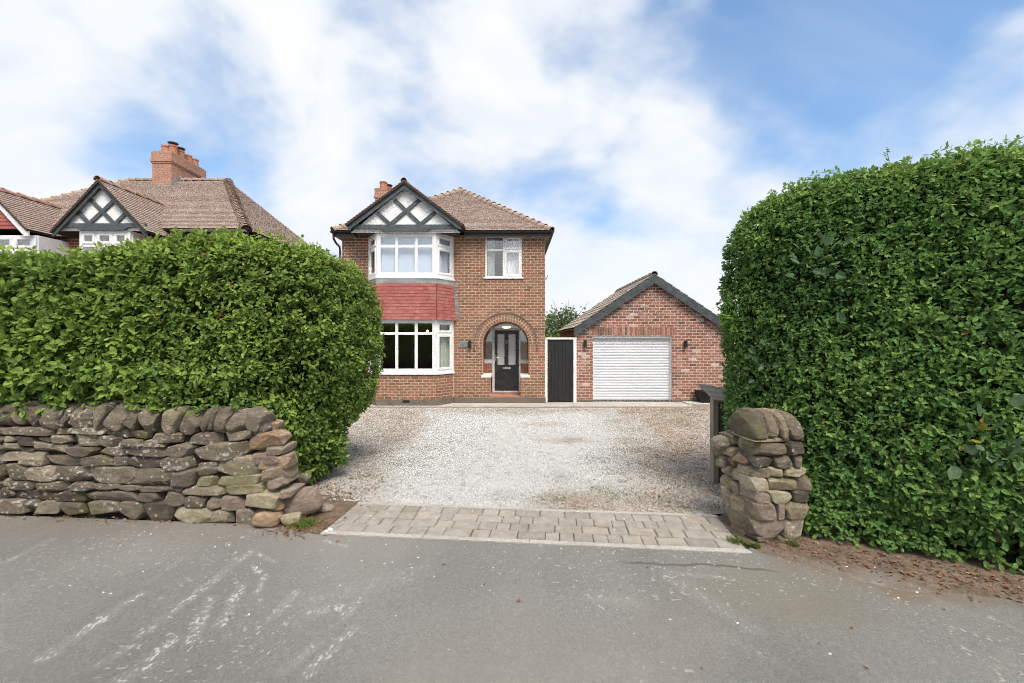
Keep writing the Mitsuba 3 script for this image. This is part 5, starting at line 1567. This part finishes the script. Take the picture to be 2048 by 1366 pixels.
def left_hedge():
    rng = np.random.default_rng(42)
    h = thing('hedge', 'broad clipped green hedge growing behind the stone wall on the left', 'hedge')
    body = [(x, y, z, 0.38) for x in (-9.0, -4.25) for y, z in ((4.80, 2.10), (4.72, 1.35), (6.3, 2.0), (6.3, 1.2))]
    rise = [(-4.3, 4.80, 2.10, 0.38), (-4.3, 6.3, 2.0, 0.38), (-4.3, 4.72, 1.35, 0.38), (-4.3, 6.3, 1.2, 0.38), (-2.75, 4.80, 2.18, 0.38), (-2.75, 4.72, 1.35, 0.38), (-2.75, 6.3, 2.05, 0.38), (-2.75, 6.3, 1.2, 0.38),
            (-3.3, 4.85, 2.36, 0.40), (-2.9, 4.95, 2.36, 0.40)]
    end = [(-2.50, 5.0, 2.24, 0.45), (-2.38, 6.1, 2.16, 0.52), (-2.36, 5.2, 1.55, 0.44), (-2.33, 6.35, 1.6, 0.48), (-2.45, 5.3, 1.05, 0.42), (-2.40, 6.3, 1.0, 0.45), (-3.2, 5.1, 2.18, 0.45), (-3.2, 5.1, 1.2, 0.40), (-3.2, 6.2, 2.0, 0.45)]
    low = [(-2.48, 5.15, 0.75, 0.34), (-2.42, 5.9, 0.72, 0.36), (-2.52, 5.25, 0.42, 0.22), (-2.45, 5.8, 0.45, 0.22)]
    blobs = [body, rise, end, low]
    solid = m3.Manifold()
    core = m3.Manifold()
    for b in blobs:
        solid = solid + hull(b)
        core = core + hull(shrink(b, 0.17))
    S = to_trimesh(solid.refine_to_length(0.25))
    put('inner_growth', (lambda t: (np.array(t.vertices), np.array(t.faces), np.zeros((len(t.vertices), 2))))(to_trimesh(core)), 'hedge_core', h)  # solid stand-in for inner twigs, coloured dark for the shade between leaves

    def size(p):
        big = np.clip((-3.1 - p[:, 0]) / 1.2, 0, 1)
        s = 0.058 + 0.032 * big
        return s - 0.014 * np.clip((p[:, 1] - 5.2) / 0.8, 0, 1)
    C = S.triangles_center
    front = (C[:, 0] > -6.2) & ((C[:, 1] < 6.5) | (C[:, 0] > -2.4))
    Sa, Sb = S.submesh([np.nonzero(front)[0]], append=True), S.submesh([np.nonzero(~front)[0]], append=True)
    g1 = sprigs(Sa, 720, size, rng, seed=3, gaps=0.39, amp=0.8)
    g2 = sprigs(Sb, 170, lambda p: size(p) * 1.15, rng, seed=3)
    # a fringe hanging over the coping, and a bottom skirt round the stems
    fr = MB()
    F = frame((-6.5, WALL_A + WALL_B * -6.5, 0), WU)
    sk = trimesh.Trimesh(F(np.array([[0, 1.02, -0.08], [4.0, 0.98, -0.08], [4.0, 1.42, 0.0], [0, 1.42, 0.0]])), [[0, 1, 2], [0, 2, 3]])
    g3 = sprigs(sk, 330, size, rng, seed=8, upward=-0.25, gaps=0.40)
    lw = to_trimesh(hull([(-2.42, 5.05, 0.32, 0.22), (-2.34, 5.6, 0.30, 0.25), (-2.5, 5.1, 0.15, 0.14), (-2.55, 4.6, 0.9, 0.25), (-2.52, 4.55, 0.45, 0.18)]).refine_to_length(0.15))
    g4 = sprigs(lw, 420, lambda p: 0 * p[:, 0] + 0.066, rng, seed=12, gaps=0.44)
    # young shoots above the clipped top
    top = S.submesh([np.nonzero((S.face_normals[:, 2] > 0.75) & (C[:, 0] > -6.5))[0]], append=True)
    g5 = sprigs(top, 150, lambda p: size(p) * 0.9, rng, seed=20, upward=1.1, gaps=0.3)
    g5[0] = g5[0] + UP * 0.06
    g5[4] = np.clip(g5[4] + 0.36, 0, 1)
    for g in (g1, g5):                                              # this year's paler growth sits on the crown of the hedge
        g[4] = np.clip(g[4] + 0.30 * np.clip((g[0][:, 2] - 2.35) / 0.35, 0, 1), 0, 1)
    g6 = sprigs(Sa, 110, lambda p: size(p) * 1.1, rng, seed=3, gaps=0.1)
    g6[0] = g6[0] - g6[2] * 0.03 - norm(g6[0] - np.array([-3.4, 4.3, 1.6])) * 0.0 + (np.array([0, 0.10, 0]) * (g6[0][:, 1:2] < 5.2))
    n = foliage(h, [g1, g2, g3, g4, g5, g6], 'leaf_left', rng, W=0.74)
    foliage(h, [sprigs(Sa, 9, size, rng, pairs=1, drop=0.5, gaps=0.2)], 'litter', rng, 0, 0.7, name='withered_leaves')
    # stems at the driveway end
    for i in range(16):
        x, y = -2.48 + rng.uniform(-0.22, 0.16), 5.5 + rng.uniform(-0.35, 0.4)
        lean = np.clip(rng.normal(0, 0.14, 2), -0.16, 0.12)
        p = [np.array([x + lean[0] * t + 0.03 * math.sin(4 * t + i), y + lean[1] * t, 1.35 * t - 0.03]) for t in np.linspace(0, 1, 6)]
        put('stem', MB().tube(p, np.linspace(0.024, 0.012, 6) * rng.uniform(0.6, 1.3), 7), 'bark', h, True)
    twigs(h, Sa, 22, rng, 0.22)
    return n


def right_hedge():
    rng = np.random.default_rng(43)
    h = thing('hedge', 'tall clipped dark green privet hedge behind the stone gatepost on the right', 'hedge')
    # foot line of the hedge towards the road
    body = [(2.90, 4.70, 2.50, 0.62), (2.89, 4.68, 0.66, 0.58), (3.05, 4.40, 2.60, 0.58), (2.98, 4.18, 0.52, 0.50), (3.75, 4.02, 2.64, 0.57), (3.70, 3.62, 0.50, 0.50),
            (5.2, 3.42, 2.66, 0.55), (5.1, 2.94, 0.50, 0.50), (8.5, 2.2, 2.68, 0.55), (8.5, 1.9, 0.60, 0.50), (8.5, 4.4, 2.66, 0.55), (8.5, 4.4, 0.6, 0.5), (4.0, 4.85, 2.62, 0.6), (4.0, 4.9, 0.6, 0.5)]
    solid = hull(body)
    S = to_trimesh(solid.refine_to_length(0.3))
    put('inner_growth', (lambda t: (np.array(t.vertices), np.array(t.faces), np.zeros((len(t.vertices), 2))))(to_trimesh(hull(shrink(body, 0.13)))), 'hedge_core', h)  # twig core coloured dark so gaps in the foliage look shaded
    size = lambda p: 0.045 + 0.012 * np.clip((p[:, 0] - 2.4) / 1.0, 0, 1) + 0.006 * np.clip((1.2 - p[:, 2]) / 0.8, 0, 1)
    C = S.triangles_center
    front = (C[:, 0] < 5.3) & (C[:, 1] < 5.5)
    N = S.face_normals
    back = (N[:, 1] > 0.5) | (N[:, 2] < -0.6)
    Sa = S.submesh([np.nonzero(front & ~back)[0]], append=True)
    Sb = S.submesh([np.nonzero(~(front & ~back))[0]], append=True)
    g1 = sprigs(Sa, 1150, size, rng, seed=5, gaps=0.36, amp=0.55)
    g2 = sprigs(Sb, 160, lambda p: size(p) * 1.4, rng, seed=5)
    top = S.submesh([np.nonzero((N[:, 2] > 0.6) & front)[0]], append=True)
    g3 = sprigs(top, 260, size, rng, seed=25, upward=1.2, gaps=0.3)
    g3[0] = g3[0] + UP * 0.05
    g3[4] = np.clip(g3[4] + 0.38, 0, 1)
    for g in (g1, g3):
        g[4] = np.clip(g[4] + 0.26 * np.clip((g[0][:, 2] - 2.80) / 0.40, 0, 1), 0, 1)
    sk = trimesh.Trimesh(np.array([[2.46, 3.80, 0.03], [4.2, 2.84, 0.03], [4.2, 2.94, 0.5], [2.46, 3.90, 0.5]]), [[0, 1, 2], [0, 2, 3]])
    g4 = sprigs(sk, 950, size, rng, seed=28, upward=0.0, gaps=0.42)
    g6 = sprigs(Sa, 170, lambda p: size(p) * 1.1, rng, seed=5, gaps=0.1, amp=0.5)
    g6[0] = g6[0] + np.array([0.05, 0.08, 0])
    n = foliage(h, [g1, g2, g3, g4, g6], 'leaf_right', rng, W=0.68)
    foliage(h, [sprigs(Sa, 7, size, rng, pairs=1, drop=0.5, gaps=0.2)], 'litter', rng, 0, 0.7, name='withered_leaves')
    for i in range(14):
        x = 2.8 + 1.5 * rng.random()
        y = 4.15 - 0.5 * (x - 2.7) + rng.uniform(0, 0.3)
        p = [np.array([x + 0.05 * math.sin(3 * t + i) + 0.1 * t * rng.normal(), y + 0.06 * t, 0.9 * t - 0.03]) for t in np.linspace(0, 1, 5)]
        put('stem', MB().tube(p, np.linspace(0.022, 0.012, 5), 7), 'bark', h, True)
    twigs(h, Sa, 22, rng, 0.22)
    # a dead twig lying on the top edge
    put('branch', MB().tube([(3.30, 4.0, 3.22), (3.5, 3.94, 3.20), (3.66, 3.9, 3.22)], [0.008, 0.007, 0.004], 6), 'twig', h)
    return S, n


nl = left_hedge()
S_R, nr_ = right_hedge()


def spot(x, y, z, nx, ny, nz, out=0.06):
    """A point on the clipped face of the right hedge and the way it faces."""
    n = norm([nx, ny, nz])
    return np.array([x, y, z]) + n * out, n


def cluster(name, lab, cat, p, n, count, L, mat, seed, spread=0.12, W=0.6, stem=True, up=0.4):
    rng = np.random.default_rng(seed)
    k = thing(name, lab, cat)
    B = []
    for i in range(count):
        o = rng.normal(0, spread, 3)
        o = o - n * (o @ n) * 0.7
        base = p + o
        a = norm(o / max(spread, 1e-6) * 0.5 + n * 0.6 + UP * up * rng.normal(0.3, 0.6) + rng.normal(0, 0.3, 3))
        l = L * rng.uniform(0.7, 1.2)
        V = leaf_mesh(base[None], a[None], (n * 0.8 + UP * 0.5 + rng.normal(0, 0.3, 3))[None], np.array([l]), np.array([2 * W * rng.uniform(0.45, 0.55)]), rng)[0]
        put('leaf', MB().add(V, LEAF_F, rng.random()), mat, k)
    return k


p, n = spot(2.31, 4.58, 1.91, -0.98, -0.17, 0)
cluster('laurel_sprig', 'bright green laurel sprig sticking out of the left edge of the right hedge', 'plant', p, n, 11, 0.115, 'leaf_fresh', 1, 0.05, 0.38, up=0.8)
p, n = spot(2.41, 4.37, 2.68, -0.85, -0.5, 0.16)
cluster('laurel_sprig', 'bright fresh green shoot near the top left shoulder of the right hedge', 'plant', p, n, 8, 0.075, 'leaf_fresh', 2, 0.06, 0.45)
for q, (at_, c, l, lab) in enumerate([((2.69, 3.93, 2.32, -0.63, -0.78, 0.07), 26, 0.095, 'grey-green climber leaves high in the middle of the right hedge'), ((2.44, 4.21, 1.50, -0.93, -0.36, 0), 24, 0.075, 'grey-green climber leaves halfway up the left side of the right hedge'),
                                       ((3.46, 3.24, 0.83, -0.47, -0.87, 0.14), 24, 0.105, 'large grey-green climber leaves hanging low at the right edge of the hedge'), ((2.52, 4.01, 0.82, -0.93, -0.36, 0), 8, 0.085, 'broad grey-green leaves just right of the gatepost coping')]):
    p, n = spot(*at_)
    cluster('climbing_plant', lab, 'plant', p, n, c, l, 'leaf_grey', 30 + q, 0.13 if q != 3 else 0.07, 0.8)
p, n = spot(3.40, 3.29, 1.00, -0.47, -0.87, 0.14)
cluster('climbing_plant', 'cluster of yellowing broad leaves low in the right hedge', 'plant', p, n, 6, 0.085, 'leaf_yellow', 40, 0.07, 0.9)
p, n = spot(3.31, 3.96, 3.13, -0.2, -0.31, 0.93, 0.02)
kk = thing('hedge_shoot', 'thin upright shoot rising above the top of the right hedge', 'plant')
st = [p + np.array([0.012 * math.sin(5 * t), 0, 0.20 * t]) for t in np.linspace(0, 1, 6)]
put('stem', MB().tube(st, np.linspace(0.004, 0.0015, 6), 5), 'twig', kk)
rg = np.random.default_rng(3)
for i in range(9):
    b = st[0] + (st[-1] - st[0]) * (0.25 + 0.75 * i / 8)
    a = norm([rg.choice([-1, 1]) * 0.9, rg.normal(0, 0.4), 0.5])
    put('leaf', MB().add(leaf_mesh(b[None], a[None], np.array([[0, -0.6, 0.7]]), np.array([0.045]), np.array([0.8]), rg)[0], LEAF_F, 0.4), 'leaf_fresh', kk)


def bird_table():
    k = thing('bird_table', 'weathered timber post with small boarded lean-to roof beside the right hedge', 'post')
    gy = gz(2.42, 5.40)
    put('post', MB().cbox(-0.035, 0.035, float(gy) - 0.05, 0.99, -0.04, 0.04, 0.008, F=frame((2.43, 5.40, 0), (1, 0.02, 0))), 'post_wood', k)
    put('back_board', MB().cbox(0.04, 0.20, float(gy) - 0.02, 0.92, -0.02, 0.02, 0.005, F=frame((2.43, 5.40, 0), (1, 0.02, 0))), 'dark_wood', k)
    G = frame((2.29, 5.12, 0.985), (1, 0.05, -0.16), (0, 1, 0.32))
    for i in range(6):
        put('roof_board', MB().cbox(0.0, 0.40, 0.075 * i, 0.075 * i + 0.072, 0.0, 0.012 + 0.003 * (i % 2), 0.004, 0.16 * i, F=G), 'grey_wood', k)
    put('rafter', MB().box(0.03, 0.38, 0.05, 0.08, -0.03, 0.0, F=G).box(0.03, 0.38, 0.38, 0.41, -0.03, 0.0, F=G), 'post_wood', k)


bird_table()


def shrubs():
    rng = np.random.default_rng(66)
    for nm, lab, c, r, mat, cnt in (('garden_tree', 'loose grey-green tree behind the side gate', (3.05, 27.0, 2.1), (1.7, 1.2, 1.5), 'leaf_tree', 2600),
                                    ('shrub', 'dense green shrub low behind the side gate', (2.75, 24.5, 0.9), (1.5, 1.0, 1.35), 'leaf_left', 2600),
                                    ('shrub', 'yellow-green shrub in front of the tree behind the gate', (3.15, 23.5, 1.1), (0.7, 0.6, 0.75), 'leaf_yellow', 1000)):
        k = thing(nm, lab, 'tree' if 'tree' in nm else 'shrub')
        put('trunk', MB().tube([(c[0], c[1], -0.4), (c[0] + 0.05, c[1], c[2] * 0.5), (c[0] - 0.05, c[1], c[2] + r[2] * 0.4)], [0.10, 0.07, 0.03], 8), 'bark', k, True)
        d = norm(rng.normal(0, 1, (cnt, 3)))
        rad = rng.random(cnt) ** 0.35
        lump = meshkit.fbm(d * 2.5 + 5, 3, 2) * 0.9 + 0.55
        P = np.array(c) + d * np.array(r) * (rad * lump)[:, None]
        if nm == 'garden_tree':
            ext = rng.random(cnt) < 0.14
            P[ext] += UP * rng.uniform(0.2, 0.75, ext.sum())[:, None]
            P[ext, 0] += rng.normal(0, 0.45, ext.sum())
            for b in range(16):
                e = np.array(c) + np.array([rng.normal(0, 0.9), rng.normal(0, 0.4), r[2] * rng.uniform(0.9, 1.4)])
                put('limb', MB().tube([np.array(c), (np.array(c) + e) / 2 + [0.1, 0, 0.1], e], [0.03, 0.018, 0.007], 5), 'bark', k, True)
        V = leaf_mesh(P, norm(rng.normal(0, 1, (cnt, 3))), rng.normal(0, 0.6, (cnt, 3)) + UP, rng.uniform(0.12, 0.22, cnt), np.full(cnt, 1.0), rng)
        f = (LEAF_F[None] + 7 * np.arange(cnt)[:, None, None]).reshape(-1, 3)
        u = np.zeros((cnt * 7, 2))
        u[:, 0] = np.repeat(rng.random(cnt), 7)
        put('crown', (V.reshape(-1, 3), f, u), mat, k)


shrubs()


def blades(pts, L, rng, spread=0.5):
    n = len(pts)
    a = rng.uniform(0, 2 * np.pi, n)
    d = np.stack([np.cos(a) * spread, np.sin(a) * spread, np.ones(n)], -1)
    d = norm(d + rng.normal(0, 0.2, (n, 3)))
    s = norm(np.cross(d, rng.normal(0, 1, (n, 3))))
    l = L * rng.uniform(0.5, 1.2, n)
    w = 0.0028
    b = pts
    mid = b + d * (l * 0.6)[:, None]
    tip = mid + norm(d - UP * 0.6)[:] * (l * 0.45)[:, None]
    V = np.stack([b - s * w, b + s * w, mid - s * w, mid + s * w, tip], 1)
    f = (np.array([[0, 1, 3], [0, 3, 2], [2, 3, 4]])[None] + 5 * np.arange(n)[:, None, None]).reshape(-1, 3)
    u = np.zeros((n * 5, 2))
    u[:, 0] = np.repeat(rng.random(n), 5)
    return V.reshape(-1, 3), f, u


def small_plants():
    rng = np.random.default_rng(90)
    for (x, y, r, n, L, lab) in ((-1.86, 4.02, 0.085, 260, 0.085, 'bright green grass tuft in the leaf litter at the end of the stone wall'), (1.83, 3.68, 0.06, 160, 0.06, 'small grass tuft at the left foot of the stone gatepost'),
                                 (1.95, 3.60, 0.032, 140, 0.05, 'small grass tuft at the front corner of the gatepost by the kerb'), (2.28, 3.63, 0.035, 70, 0.05, 'tiny weed among fallen leaves right of the gatepost')):
        k = thing('grass_tuft', lab, 'grass')
        p = np.stack([rng.normal(x, r * 0.6, n), rng.normal(y, r * 0.5, n), np.full(n, 0.0)], -1)
        V, f, u = blades(p, L, rng)
        scene[k] = mikit.ply((V, f), 'grass_bsdf', False, uv=u)
    # weeds through the gravel
    cl = [(1.05, 4.95), (0.95, 5.05), (1.35, 4.85), (0.62, 5.6), (1.3, 5.9), (1.75, 6.4), (1.9, 7.3), (2.15, 8.2), (2.0, 5.4), (1.6, 4.6), (1.9, 4.45), (0.35, 4.75), (-0.1, 4.85), (1.2, 6.6), (2.4, 9.3), (0.9, 12.6), (2.4, 12.8), (-1.2, 12.5), (-0.3, 12.9),
          (0.2, 12.2), (3.2, 12.4), (1.7, 12.9), (-1.55, 6.4), (-1.5, 7.4), (-1.75, 5.6), (2.5, 10.6), (0.55, 4.7)]
    P = []
    for x, y in cl:
        n = int(50 + 14 * y)
        q = np.stack([rng.normal(x, 0.05 + 0.018 * y, n), rng.normal(y, 0.05 + 0.018 * y, n), np.zeros(n)], -1)
        q[:, 2] = gz(q[:, 0], q[:, 1]) + 0.004
        P.append(q)
    V, f, u = blades(np.vstack(P), 0.035, rng, 0.9)
    put('weeds', (V, f, u), 'grass', kind='stuff', label='sparse low weeds growing through the gravel')
    # fallen leaves
    Q = []
    n = 900
    x = rng.uniform(-6.5, -2.1, n)
    Q.append(np.stack([x, WALL_A + WALL_B * x - np.abs(rng.exponential(0.035, n)) + 0.02, np.zeros(n)], -1)[rng.random(n) < 0.30])
    n = 620
    Q.append(np.stack([rng.normal(-1.88, 0.14, n), rng.normal(4.03, 0.10, n), np.zeros(n)], -1))
    n = 1300
    t = rng.random(n) ** 0.8
    x = 2.05 + 3.2 * t
    Q.append(np.stack([x, 3.66 - 0.56 * (x - 2.2) - np.abs(rng.exponential(0.10, n)) + rng.uniform(-0.12, 0.3, n), np.full(n, 0.003)], -1))
    n = 130
    Q.append(np.stack([rng.uniform(-4, 4, n), rng.uniform(2.0, 3.5, n), np.zeros(n)], -1)[rng.random(n) < 0.25])
    n = 420
    q = np.stack([rng.uniform(0.9, 2.3, n), rng.uniform(4.4, 5.6, n), np.zeros(n)], -1)
    q = q[rng.random(n) < (q[:, 0] - 0.7) / 2]
    q[:, 2] = gz(q[:, 0], q[:, 1]) + 0.012
    Q.append(q)
    n = 300
    q = np.stack([rng.normal(-1.9, 0.25, n), rng.normal(4.9, 0.3, n), np.zeros(n)], -1)
    q[:, 2] = gz(q[:, 0], q[:, 1]) + 0.012
    Q.append(q)
    Q = np.vstack(Q)
    n = len(Q)
    a = rng.uniform(0, 2 * np.pi, n)
    V = leaf_mesh(Q + UP * rng.uniform(0.003, 0.012, (n, 1)), np.stack([np.cos(a), np.sin(a), rng.normal(0, 0.2, n)], -1), UP + rng.normal(0, 0.35, (n, 3)), rng.uniform(0.012, 0.034, n), rng.uniform(0.6, 1.1, n), rng)
    f = (LEAF_F[None] + 7 * np.arange(n)[:, None, None]).reshape(-1, 3)
    u = np.zeros((n * 7, 2))
    u[:, 0] = np.repeat(rng.random(n), 7)
    put('leaf_litter', (V.reshape(-1, 3), f, u), 'litter', kind='stuff', label='brown fallen leaves along the wall foot and under the right hedge')
    # white chips scattered on the road
    n = 80
    oc = np.array([[1, 0, 0], [-1, 0, 0], [0, 1, 0], [0, -1, 0], [0, 0, 0.7], [0, 0, -0.3]])
    of = np.array([[0, 2, 4], [2, 1, 4], [1, 3, 4], [3, 0, 4], [2, 0, 5], [1, 2, 5], [3, 1, 5], [0, 3, 5]])
    x = rng.uniform(-3.2, 3.0, n)
    y = 3.62 - 0.09 * x - np.abs(rng.exponential(0.45, n))
    s = rng.uniform(0.003, 0.009, n)
    zz = s * 0.2
    q = rng.random((70, 2))
    px_, py_ = -1.5 + 3.3 * q[:, 0], 4.40 - 0.0986 * (-1.5 + 3.3 * q[:, 0]) - 0.45 * q[:, 1] ** 2.2
    x, y, zz = np.r_[x, px_], np.r_[y, py_], np.r_[zz, np.full(70, 0.011)]
    s = np.r_[s, rng.uniform(0.004, 0.009, 70)]
    n = len(x)
    V = oc[None] * s[:, None, None] * rng.uniform(0.6, 1.3, (n, 6, 1)) + np.stack([x, y, zz], -1)[:, None]
    f = (of[None] + 6 * np.arange(n)[:, None, None]).reshape(-1, 3)
    put('stone_chips', (V.reshape(-1, 3), f, np.zeros((n * 6, 2))), 'white_paint', kind='stuff', label='white stone chips scattered on the asphalt')


small_plants()

# paint remains on the road: from, to, width, strength (metres)
for (ax, ay, bx, by, w, s) in ((85, 1318, 275, 1190, 0.055, 0.62), (280, 1272, 500, 1105, 0.055, 0.55), (385, 1280, 420, 1198, 0.05, 0.72), (440, 1250, 485, 1168, 0.05, 0.68), (515, 1182, 533, 1150, 0.035, 0.66), (503, 1130, 520, 1145, 0.03, 0.66),
                               (520, 1108, 550, 1125, 0.03, 0.6), (300, 1318, 345, 1280, 0.05, 0.66), (190, 1332, 262, 1294, 0.05, 0.5), (545, 1236, 592, 1184, 0.045, 0.55), (620, 1226, 680, 1214, 0.05, 0.66), (692, 1230, 750, 1160, 0.05, 0.6),
                               (615, 1348, 705, 1258, 0.05, 0.6), (570, 1340, 630, 1290, 0.05, 0.5), (235, 1366, 300, 1330, 0.06, 0.56), (10, 1125, 100, 1080, 0.05, 0.42), (650, 1082, 690, 1092, 0.03, 0.7), (295, 1166, 370, 1112, 0.04, 0.4),
                               (640, 1195, 850, 1140, 0.16, 0.34), (1334, 1150, 1500, 1255, 0.10, 0.40), (1330, 1146, 1460, 1156, 0.04, 0.5), (1985, 1236, 2060, 1270, 0.03, 0.62), (1180, 1195, 1260, 1205, 0.08, 0.4), (1450, 1270, 1560, 1330, 0.04, 0.36)):
    g = lambda x, y: ((x - 1024) * EYE / (y - 683), 900 * EYE / (y - 683))
    SCUFF.append((*g(ax, ay), *g(bx, by), w, s))

for kx, vx in list(labels.items()):
    if not vx:
        del labels[kx]
print('entries', len(scene), 'leaves', nl, nr_)
